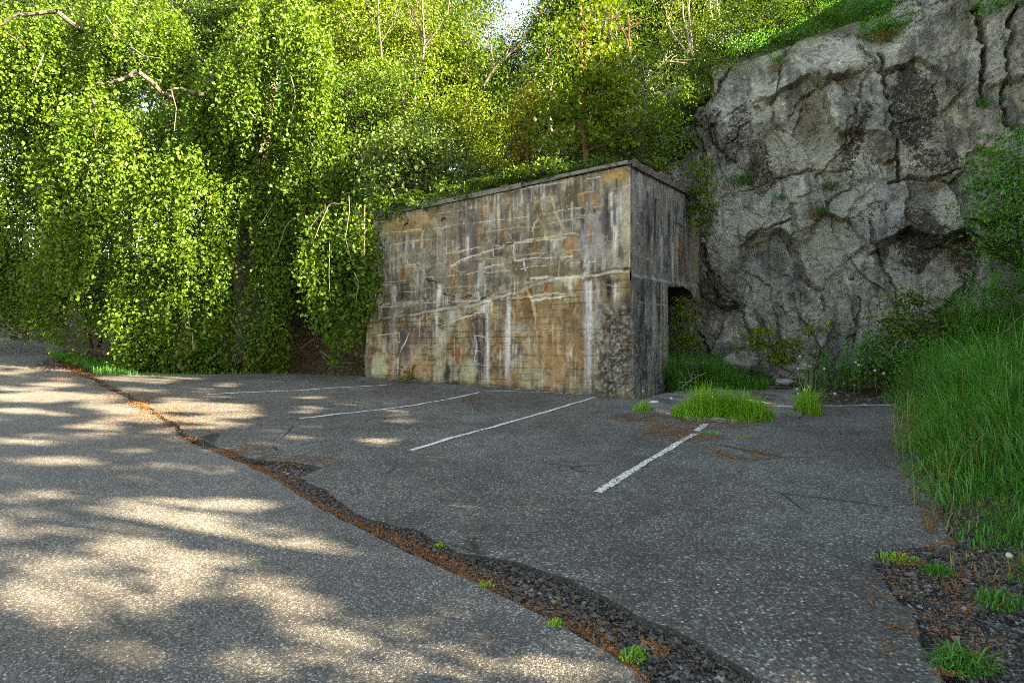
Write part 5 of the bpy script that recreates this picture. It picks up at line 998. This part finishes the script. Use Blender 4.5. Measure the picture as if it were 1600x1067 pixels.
brow('heath_shrub', 'shaded undergrowth over the far right blocks', [(1560,10,50,24),(1600,0,60,30)], 13.6, M_herb, 60)
brow('creeping_plant', 'thin creeping greenery on the face of the dark slab', [(1500,110,14,22),(1515,80,16,18)], 14.0, M_herb, 14, .06, 'plant', .12)
brow('leafy_shrub', 'shrub hiding the left flank of the cliff beside its bulging corner', [(1050,165,34,34),(1078,135,24,24),(1030,190,30,26),(1062,205,22,20)], 15.3, M_mid, 120, .08)
brow('leafy_shrub', 'shrub leaning over the upper left corner of the cliff', [(1096,112,26,20),(1076,96,24,18),(1118,96,22,12)], 16.0, M_mid, 120, .075)
brow('leafy_shrub', 'dark shrub trailing over the brow above the middle of the cliff', [(1215,62,44,14),(1265,48,40,12),(1170,78,36,12)], 16.6, M_herb, 120, .075)
brow('leafy_shrub', 'leafy shrub in the shaded notch left of the cliff top', [(1020,160,40,36),(1050,120,40,34),(1030,205,34,24)], 17.0, M_dark, 60, .08)
brow('leafy_shrub', 'fresh low shrub where the slope meets the left flank of the cliff', [(1060,50,34,30),(1030,85,34,30)], 18.2, M_mid, 50, .08)
o = Geo(); P = np.array([at(*p, 14.6) for p in [(1522,-10),(1523,20),(1526,45),(1523,62)]]); tube(o, P, [.012,.01,.008,.005], 5)
tag(o.build('hanging_root', M_twig, origin=P[0]), 'thin pale root hanging down the deep crack at the top right', 'root')
# dandelion clocks
t = NT('clock_down'); M_clock = t.done(t.n('MixShader', {0: .25, 1: t.pbr((.62,.61,.57), .9), 2: t.n('BsdfTransparent')}))
def ball(g, c, r, seed=0, flat=1., rough=.15, seg=(6, 8)):
    a_ = np.linspace(0, np.pi, seg[0]); b_ = np.arange(seg[1])*2*np.pi/seg[1]; aa, bb = np.meshgrid(a_, b_, indexing='ij')
    rr_ = r*(1+rough*(R.random(aa.shape)-.5)); v = np.stack([np.sin(aa)*np.cos(bb)*rr_, np.sin(aa)*np.sin(bb)*rr_, np.cos(aa)*rr_*flat], -1)+c
    i = np.arange(seg[0]-1)[:, None]*seg[1]; j = np.arange(seg[1])[None]; k_ = (j+1) % seg[1]
    g.add(v, np.stack([i+j, i+seg[1]+j, i+seg[1]+k_, i+k_], -1).reshape(-1, 4))
def dandelion(label, hx, hy, Y_, r=.02):
    h_ = at(hx, hy, Y_); b = np.array([h_[0]+R.normal(0, .05), h_[1]+R.normal(0, .05), 0]); b[2] = float(H(b[0], b[1]))
    if h_[2]-b[2] < .06: h_[2] = b[2]+.1
    r_ = empty('dandelion', b, label, 'dandelion', 'dandelion clocks'); g = Geo(); tube(g, curve_pts(b, h_, .01, .008, 6), .004, 5); g.build('stem', M_stalk, r_)
    g = Geo(); ball(g, h_, r, rough=.5); d_ = rand_dirs(60); P = h_+d_*r*.8; leaves(g, P, d_, r*.5, .4, .1); g.att = {}; g.build('seed_head', M_clock, r_)
for x, y, Y_, lb in [(1250,557,11.0,'tallest dandelion clock, above the narrow upright tuft'),(1258,570,11.0,'dandelion clock just under the tallest one'),(1247,576,10.9,'dandelion clock left of the narrow upright tuft'),(1265,572,11.0,'dandelion clock right of the second tallest'),(1245,608,10.6,'dandelion clock left of the tuft at the height of the gravel'),(1257,609,10.6,'dandelion clock in the middle of the narrow tuft'),(1264,605,10.6,'dandelion clock on the right of the narrow tuft'),(1247,619,10.4,'low dandelion clock at the left foot of the narrow tuft'),(1276,634,9.6,'lone clock at the start of the far white line'),
      (1305,620,10.4,'lone clock over the debris right of the narrow tuft'),(1337,566,11.2,'dandelion clock before the lance-leaved clump, left of a pair'),(1342,570,11.2,'dandelion clock before the lance-leaved clump, right of a pair'),(1367,579,11.0,'dandelion clock below the bramble'),(1288,576,11.2,'dandelion clock left of the lance-leaved clump'),(1090,626,10.2,'clock left over the big round grass tuft'),(1112,620,10.2,'clock over the middle of the big round grass tuft'),(1005,611,10.6,'clock at the foot of the bunker corner'),(981,609,10.4,'clock against the bottom of the bunker wall'),(1049,644,9.8,'clock low at the left of the big round grass tuft'),(1531,682,6.0,'large clock on the grassy bank in the middle of the right edge'),(1542,711,5.6,'smaller clock under the large one on the grassy bank'),(1577,888,3.25,'pale clock low on the grassy bank near the camera'),(1381,583,11.0,'dandelion clock beside the bramble at the bank')]:
    dandelion(lb, x, y, Y_, .022 if Y_ > 7 else .014)
def stalks(label, px, py, Y_, n, h, w, mat=M_stalk):
    b = at(px, py, Y_); b[2] = float(H(b[0], b[1])); g = Geo()
    for i in range(n):
        p = b+[R.normal(0, w), R.normal(0, w), 0]; tube(g, curve_pts(p, p+[R.normal(0, .06), R.normal(0, .06), h*R.uniform(.6, 1.1)], 0, .008, 5), .0035, 4)
    tag(g.build('bare_stalks', mat, origin=b), label, 'stalks')
stalks('bunch of tall bare stalks in the narrow upright tuft', 1261, 640, 10.4, 16, .75, .09); stalks('few bare stalks at the foot of the bunker corner', 1012, 640, 10.2, 7, .42, .08)
for lb, pts, Y_, r_, m_ in [('long pale dead stem arching across the right bank', [(1500,590),(1540,545),(1600,490)],9.6,.012,M_twig),('dead stem leaning over the bramble',[(1500,560),(1460,580),(1430,610)],10.2,.009,M_twig),('thin dry stem in front of the brambles',[(1420,600),(1395,560),(1375,540)],10.6,.007,M_twig),('dry bent stem at the right edge over the grass',[(1596,600),(1585,575),(1575,560)],9.4,.01,M_twig),('dry stem lying in the grass by the doorway',[(1065,605),(1085,590),(1104,582)],11.2,.008,M_twig),('second dry stem in the doorway grass',[(1060,598),(1080,596),(1092,598)],11.2,.007,M_twig),
      ('dead grey branch lying on the litter in the gap beside the bunker',[(500,548),(530,566),(556,580)],15.6,.035,M_bark),('second dead branch on the litter beside the bunker',[(505,556),(520,572),(552,582)],15.3,.022,M_bark),('thin dead branch in the dark gap',[(470,545),(490,530),(500,520)],15.7,.014,M_bark),('dead branch on the ground under the left of the beech',[(135,548),(150,546),(160,541),(168,549)],17.2,.035,M_bark),('pale dead twigs at the roadside on the far left',[(5,500),(12,520),(35,528)],24,.03,M_twig),('pale dead twig beside the others at the far left',[(10,505),(25,518),(36,530)],24,.03,M_twig),('short dead twig stuck in the verge on the left',[(52,528),(58,540)],22,.025,M_twig)]:
    P = np.array([at(x, y, Y_) for x, y in pts])
    if m_ is M_bark: P[:,2] = np.maximum(H(P[:,0], P[:,1])+r_*.6, P[:,2])
    t_ = np.linspace(0, len(P)-1, 10); P = np.stack([np.interp(t_, np.arange(len(P)), P[:, i]) for i in range(3)], 1); P[1:-1] += R.normal(0, r_*.6, (8, 3))
    g = Geo(); tube(g, P, np.linspace(r_, r_*.5, 10), 6)
    for j in range(3):
        i0 = R.integers(3, 8); tube(g, curve_pts(P[i0], P[i0]+R.normal(0, .14, 3)+[0, 0, .05], 0, .01, 5), np.linspace(r_*.5, .003, 5), 4)
    tag(g.build('dead_branch' if r_ > .012 else 'dry_stem', m_, origin=P[0]), lb, 'branch' if r_ > .012 else 'stem')

# --- loose stuff on the ground
def pebbles(g, q, r, off=0., tn=None):
    n = len(q); base = np.array([(1,0,0),(-1,0,0),(0,1,0),(0,-1,0),(0,0,1),(0,0,-1)], float); fc = np.array([(0,2,4),(2,1,4),(1,3,4),(3,0,4),(2,0,5),(1,2,5),(3,1,5),(0,3,5)])
    an = R.uniform(0, 6.28, n); c, s = np.cos(an), np.sin(an)
    sc = r[:, None]*np.stack([R.uniform(.7, 1.4, n), R.uniform(.6, 1., n), R.uniform(.4, .75, n)], 1)
    v = base[None]*sc[:, None]*(1+R.normal(0, .22, (n, 6, 1)))+R.normal(0, .2, (n, 6, 3))*r[:, None, None]
    v = np.stack([v[...,0]*c[:, None]-v[...,1]*s[:, None], v[...,0]*s[:, None]+v[...,1]*c[:, None], v[...,2]], -1)
    z = H(q[:,0], q[:,1])+off; v += np.column_stack([q, z+r*.22])[:, None]
    g.add(v, (np.arange(n)[:, None, None]*6+fc[None]).reshape(-1, 3), tone=np.repeat(R.random(n) if tn is None else tn, 6))
t = NT('pebble'); tn = t.attr('tone'); cc_ = t.ramp(tn, [(0, (.055,.053,.05)), (.55, (.095,.092,.087)), (.88, (.15,.145,.135)), (1, (.34,.33,.31))])
M_peb = t.done(t.pbr(t.mix(1., cc_, t.ramp(t.noise(120, 3), [(.3, .7), (.7, 1.3)]), 'MULTIPLY'), .85, None, .25))
g = Geo()
q = R.uniform((-2.5, 1.4), (2.2, 6), (60000, 2)); gm_ = sdist(q[:,0], q[:,1], LOT_L[:20]); near = pdist(q[:,0], q[:,1], ROAD_R[:10]); rd = sdist(q[:,0], q[:,1], ROAD_R)
m = inside(q[:,0], q[:,1], ROAD_R[:12]+LOT_L[:22][::-1]); q1 = q[m][:9000]; pebbles(g, q1, .0035+.006*R.exponential(1, len(q1)).clip(0, 3.2), -.05)
q = R.uniform((1.4, 1.2), (4.4, 6.5), (90000, 2)); rr = -sdist(q[:,0], q[:,1], BANK); m = (rr > -.75) & (rr < .3) & (R.random(len(q)) < ss(6.3, 4.5, q[:,1])*.6) & ~inside(q[:,0], q[:,1], lot_poly); q1 = q[m][:10000]; pebbles(g, q1, .003+.0045*R.exponential(1, len(q1)).clip(0, 3.5), -.032)
q = R.uniform((-4, 1.6), (7, 11), (52000, 2)); rr = -sdist(q[:,0], q[:,1], BANK); m = inside(q[:,0], q[:,1], lot_poly) & (R.random(len(q)) < .06+.5*ss(-1.6, -.3, rr)*ss(.4, .6, fbm(q[:,0]*1.5, q[:,1]*1.5, 3, 2))); q1 = q[m]; pebbles(g, q1, R.uniform(.003, .009, len(q1))*(1+1.1*(R.random(len(q1)) > .975)), .005)
for _n, _sp, _r in [(2600, .02, .006), (700, .03, .012)]:      # crumbs along the broken edge of the lot
    P_ = np.array(LOT_L[:24]); L_ = np.concatenate([[0], np.cumsum(np.hypot(*np.diff(P_, axis=0).T))]); t_ = L_[-1]*R.random(_n)**1.3
    q1 = np.stack([np.interp(t_, L_, P_[:,0]), np.interp(t_, L_, P_[:,1])], 1)+R.normal(0, 1, (_n, 2))*_sp+[-.03, -.03]; pebbles(g, q1, _r*R.uniform(.5, 1.6, _n), -.03+.02*R.random(_n), R.random(_n)*.7)
s_ = R.uniform(.2, 6.9, 900); q1 = P0+A*s_[:, None]+B*(-np.abs(R.normal(0, .09, 900)))[:, None]; pebbles(g, q1, R.uniform(.008, .028, 900), .0)
q1 = scatter(G([(1000,640),(1100,603),(1250,600),(1420,615),(1420,630),(1290,632),(1250,620)]), 60); pebbles(g, q1, R.uniform(.01, .03, len(q1)), .0)
tag(g.build('gravel', M_peb), 'loose grey gravel and stone chips scattered on the asphalt and in the gutter', kind='stuff')
# orange larch-scale litter
def flakes(g, q, z, L=(.010, .024), wr=.3, six=False):
    n = len(q); an = R.uniform(0, 6.28, n); ax = np.stack([np.cos(an), np.sin(an), R.normal(0, .25, n)], 1)
    leaves(g, np.column_stack([q, z]), ax, R.uniform(*L, n), wr, .1, flat=.7)
def along(poly, n, side, spread):
    P = np.array(poly); L = np.concatenate([[0], np.cumsum(np.hypot(*np.diff(P, axis=0).T))]); t_ = R.uniform(0, L[-1], n)
    c = np.stack([np.interp(t_, L, P[:,0]), np.interp(t_, L, P[:,1])], 1); d = np.stack([np.interp(t_, L[:-1], unit(np.diff(P, axis=0))[:, i]) for i in (0, 1)], 1)
    w = np.abs(R.normal(0, 1, n))*spread*(.25+1.5*ss(.35, .7, vn(t_*1.9, t_*0, 2)))
    kp = R.random(n) < ss(.34, .58, vn(t_*1.4, t_*0, 4)*.6+.4*vn(t_*5, t_*0, 6))
    return (c+np.stack([d[:,1], -d[:,0]], 1)*(w*side)[:, None])[kp]
g = Geo()
q = along(ROAD_R[:13], 10000, 1, .05); flakes(g, q, H(q[:,0], q[:,1])-.028+R.uniform(0, .012, len(q)))
q = along(ROAD_R[5:13], 5000, 1, .12); flakes(g, q, H(q[:,0], q[:,1])-.03+R.uniform(0, .015, len(q)))
q = along(ROAD_R[12:], 5000, -1, .3); flakes(g, q, H(q[:,0], q[:,1])+.012, (.02, .05)); q = along(ROAD_R[12:], 5000, 1, .25); flakes(g, q, H(q[:,0], q[:,1])+.012, (.02, .05))
q = along(LOT_L[:20], 2500, -1, .1); flakes(g, q, H(q[:,0], q[:,1])-.03)
def fl_patch(px, py, rx, ry, n, L=(.012, .03), thr=.45):
    a_ = R.uniform(0, 6.28, n); r_ = np.sqrt(R.random(n)); x = px+np.cos(a_)*r_*rx; y = py+np.sin(a_)*r_*ry; y = np.maximum(y, 520)
    Yg = F*EYE/(y-HOR); q = np.stack([(x-800)*Yg/F, Yg], 1); q = q[fbm(q[:,0]*4, q[:,1]*4, 3, int(px) % 6) > thr]
    flakes(g, q, H(q[:,0], q[:,1])+U(q[:,0], q[:,1])+.008, L)
for a in [(240,640,45,26,1500,(.02,.045)),(310,640,110,20,900,(.02,.045),.52),(640,614,60,9,900,(.02,.04),.48),(700,626,60,8,700,(.02,.04),.5),(860,632,70,9,500,(.02,.04),.5),(1040,674,38,8,1900,(.012,.03),.4),(1010,652,64,7,2600,(.012,.03),.38),(1090,664,90,7,2600,(.012,.03),.38),(1085,682,60,9,2000,(.012,.03),.4),(1160,709,50,9,1300,(.012,.03),.5),(1085,607,60,3,500,(.02,.04)),(1455,795,14,38,700),(1440,700,14,40,400),(1420,872,26,14,500),(1470,850,30,30,700),(990,1026,60,26,900,(.012,.028),.5),(1495,1040,50,22,700),(1540,965,40,25,500),(480,720,60,10,900,(.014,.03),.45),(395,705,50,12,1200,(.015,.035),.4),(860,745,400,110,1400,(.012,.03),.55),(440,610,180,14,900,(.02,.045),.55),(560,590,90,5,500,(.02,.045),.5),(1300,700,110,70,300,(.012,.03),.55),(1440,930,90,70,1500,(.010,.025),.5),(1530,900,60,60,900,(.010,.025),.5),(1480,1000,110,60,900,(.010,.025),.52)]: fl_patch(*a)
tag(g.build('needle_litter', M_needle), 'orange dry bud scales and needles gathered in the gutter and in patches on the asphalt', kind='stuff')
g = Geo(); q = scatter([(-13,15.4),(-4.0,14.9),(-3.6,17.5),(-4,20),(-10,20),(-16,20)], 190); flakes(g, q, H(q[:,0], q[:,1])-.03+R.uniform(0, .05, len(q)), (.05, .11), .55)
q = scatter(G([(1270,600),(1420,600),(1430,628),(1290,630)]), 160); flakes(g, q, H(q[:,0], q[:,1])-.03+R.uniform(0, .03, len(q)), (.03, .09), .3)
tag(g.build('leaf_litter', M_litter), 'brown dead leaves under the beech and at the foot of the cliff', kind='stuff')
# stones
def boulder(label, px, py, Y_, r, mat=M_stone, flat=.7):
    p = at(px, py, Y_); p[2] = max(p[2]-r*.3, float(H(p[0], p[1]))-r*.2); g = Geo(); ball(g, p, r, flat=flat, rough=.35, seg=(9, 12)); tag(g.build('boulder', mat, origin=p), label, 'stone', 'stones at the foot of the cliff')
for a in [('pale flat stone in the grass in front of the doorway',1078,566,12.4,.17,M_stone,.35),('second pale flat stone beside the doorway sapling',1100,566,12.6,.14,M_stone,.35),('brown-grey boulder under the low spreading shrub',1245,565,12.6,.42),('dark boulder half hidden left of the brown-grey one',1160,560,12.9,.4),('flat pale stones at the end of the doorway grass',1225,592,11.8,.2,M_stone,.35),('small pale stone at the foot of the bunker corner',1022,636,9.9,.11,M_white,.6)]: boulder(*a)

# ================================================================== unseen trees right of the view, leaves culled to shape the sun patches
LIT = [(200,850,250,62,1),(60,830,140,60,1),(370,835,150,36,1),(320,782,130,9,.9),(80,716,80,8,.9),(80,684,100,8,.9),(70,580,120,14,1),(60,555,60,6,.5),(225,594,110,7,.7),(310,642,105,17,1),(200,636,90,7,.9),(230,670,60,6,.8),(500,853,60,10,.8),(590,876,46,11,.9),(460,930,80,24,1),(330,900,160,40,1),(150,925,200,50,1),(710,940,60,10,.7),(590,978,170,13,.9),(760,1050,240,26,1),(960,1060,60,16,.8),(200,996,220,6,.6),(575,777,30,8,.8),(660,770,45,8,.9),(720,797,34,8,.7),(1130,1000,44,18,.9),(1275,1062,60,10,.8),(90,620,120,8,.9),(430,1060,160,10,.6),(250,745,90,6,.6),(400,660,80,5,.5),(40,640,60,7,.7),(620,1040,200,22,.9),(300,1020,170,10,.8),(120,770,120,9,.8),(330,725,90,6,.7),(60,605,80,6,.9),(160,575,60,5,.8),(560,1000,140,10,.8),(860,1010,90,12,.9)]
TE = math.tan(math.radians(26)); SX, SY = math.sin(math.radians(108)), math.cos(math.radians(108))
def shadow_ok(P):
    k_ = P[:,2]/TE; gx_ = P[:,0]-SX*k_; gy_ = P[:,1]-SY*k_
    px, py = proj(gx_, gy_, 0); wob = 10*(fbm(px/40, py/14, 3, 2)-.5)
    lit = np.zeros(len(P))
    for x, y, rx, ry, s_ in LIT:
        gyy = np.maximum(gy_, .8); r_ = np.hypot((px-x)/(rx+.07*F/gyy), (py+wob*np.clip(gyy/4, .4, 1)-y)/(ry+.06*F*EYE/gyy**2))+.5*(fbm(px/60., py/16., 2, 3)-.5); lit = np.maximum(lit, s_*ss(1.15, .8, r_))
    lit = np.where((gy_ > 14.5) & (gx_ > -12), 0, lit); fl = fbm(px/70., py/9., 3, 5); lit = np.maximum(lit, (gy_ < 14)* ss(.54, .60, fl)*.97*ss(820, 480, px-.6*(py-600))*(gy_ > 0))
    lit = ss(.3, .7, lit)*ss(.27, .35, fbm(px/60.+7, py/8., 3, 1))
    lit = np.where(gy_ < .5, 0, lit)
    sP = (P[:,0]-P0[0])*A[0]+(P[:,1]-P0[1])*A[1]; ks = np.maximum(-sP/.968, 0); zs = P[:,2]-ks*TE; qs = (P[:,0]-P0[0])*B[0]+(P[:,1]-P0[1])*B[1]-ks*(SX*B[0]+SY*B[1])
    lit = np.where((sP < 0) & (qs > -.3) & (qs < 5.5) & (zs < 4.9), 0, lit); side = (sP < 0) & (qs > -.3) & (qs < 5.5) & (zs < 4.9)
    for nx, ny, ox, oy, zl in [(B[0], B[1], P0[0], P0[1], 4.1), (0., 1., 0., 15.6, 3.0)]:
        q0 = (P[:,0]-ox)*nx+(P[:,1]-oy)*ny; kq = q0/(SX*nx+SY*ny); kq = np.where(kq > 0, kq, 0) if True else kq
        zq = P[:,2]-kq*TE; xq = P[:,0]-SX*kq
        lim = zl+.8*(vn(xq*.9, xq*0, 2)-.5)+(0 if ny < .95 else np.interp(xq, [-9, -3.6, -3.2, 3], [0, 1.4, 2.1, 2.6]))
        hit = (kq > 0) & (xq < (2.4 if ny < .95 else 3.6)) & (xq > (-4 if ny < .95 else -40))
        lit = np.where(hit & (zq > lim) & ~side, 1, lit)
    return R.random(len(P)) > lit
SHADE = [(8,-5,6.2,2.0,5.4),(8.6,-2.4,6.4,2.0,5.6),(9.2,.2,6.6,2.0,5.6),(9.6,2.7,6.8,2.0,5.6),(10.6,5.2,7.0,2.1,5.4),(12.6,7.6,7.4,2.1,5.2),(14.6,9.6,8.4,2.2,5.0),(12.4,-3,8.4,2.3,5.6),(12.8,1,8.8,2.3,5.8),(14,4.4,9.6,2.4,5.8),
 (16.5,7.6,11,2.5,5.6),(17,3.5,11.5,2.6,5.8),(19,9.8,13,2.6,5.2),(18,6.3,14.5,2.6,5.2),(20.5,8.3,16,2.7,5.2),(17.6,9.3,14.5,2.5,5),(19.4,4.3,14.8,2.7,5.2),(21.5,6.2,16.5,2.8,5.2),(15,6.2,12.6,2.4,5),(16.2,-.5,11,2.6,5.8),(5.6,-.6,2.7,1.5,1.7),(6.4,-2.6,3.2,1.6,2.2)]
for x, y, cz, rr_, rz in SHADE:
    b = (x, y, float(H(x, y))); lowb = cz < 3
    r_ = empty('shade_tree' if not lowb else 'shade_bush', b, 'unseen tree right of the lot, crown thinned to shape the sun patches' if not lowb else 'unseen bush right of the lot, thinned to shape the sun patches', 'tree' if not lowb else 'bush', 'unseen trees shading the lot from the right')
    g = Geo(); N = int(2600*rr_*rz/5*4.4); m = N//12; d_ = rand_dirs(m)*(R.random(m)**.4)[:, None]; C = np.array([x, y, max(cz, b[2]+1.2)])+d_*[rr_, rr_, rz]
    q_ = R.integers(0, m, N); P = C[q_]+R.normal(0, .22, (N, 3))
    P = P[(P[:,2] > b[2]+.2) & (P[:,0] > np.maximum(P[:,1]*.96+.9, 3.2))]; P = P[shadow_ok(P)]
    leaves(g, P, rand_dirs(len(P)), R.uniform(.11, .19, len(P)), .75, .1); g.build('crown', M_mid, r_)
    T = curve_pts((b[0], b[1], b[2]-.2), (x, y, cz+rz*.6), 0, .05, 8); g = Geo(); tube(g, T, np.linspace(.13, .03, 8), 8)
    for j in range(8): tube(g, curve_pts(T[R.integers(2, 7)], C[R.integers(0, m)], .1, .04, 5), np.linspace(.045, .01, 5), 5)
    g.build('trunk', M_barkd, r_, smooth=True)

# ================================================================== light, sky, camera
EL_, AZ_ = 26.0, 108.0                        # sun: elevation, compass from +Y towards +X
sd_ = Vector((math.sin(math.radians(AZ_))*math.cos(math.radians(EL_)), math.cos(math.radians(AZ_))*math.cos(math.radians(EL_)), math.sin(math.radians(EL_))))
sun = bpy.data.lights.new('sun', 'SUN'); sun.energy = 5.0; sun.angle = math.radians(.55); sun.color = (1.0, .955, .87)
so = bpy.data.objects.new('sun', sun); COL.objects.link(so); so.rotation_euler = (-sd_).to_track_quat('-Z', 'Y').to_euler(); so.location = (20, 0, 25)
wd = bpy.data.worlds.new('World'); S.world = wd; wd.use_nodes = True
nt = wd.node_tree; sk = nt.nodes.new('ShaderNodeTexSky'); sk.sky_type = 'NISHITA'; sk.sun_disc = False
sk.sun_elevation = math.radians(EL_); sk.sun_rotation = math.radians(AZ_); sk.air_density = 1.0; sk.dust_density = 1.0
bg = nt.nodes['Background']; bg.inputs[1].default_value = .08; nt.links.new(sk.outputs[0], bg.inputs[0])
cam = bpy.data.cameras.new('camera'); co = bpy.data.objects.new('camera', cam); COL.objects.link(co)
co.location = (0, 0, EYE); co.rotation_euler = (math.pi/2, 0, 0)
cam.lens = F/1600*36; cam.sensor_width = 36; cam.shift_y = -(533.5-HOR)/1600; cam.clip_end = 600; cam.clip_start = .05
S.camera = co
S.view_settings.view_transform = 'Standard'; S.view_settings.look = 'None'; S.view_settings.exposure = 3.2; S.view_settings.gamma = 1
S.view_settings.use_white_balance = True; S.view_settings.white_balance_temperature = 10300; S.view_settings.white_balance_tint = 10
S.cycles.max_bounces = 5; S.cycles.diffuse_bounces = 3; S.cycles.glossy_bounces = 2; S.cycles.transmission_bounces = 4; S.cycles.transparent_max_bounces = 6
S.cycles.caustics_reflective = False; S.cycles.caustics_refractive = False; S.cycles.sample_clamp_indirect = 6
S.cycles.filter_width = 1.0
S.cycles.use_denoising = False
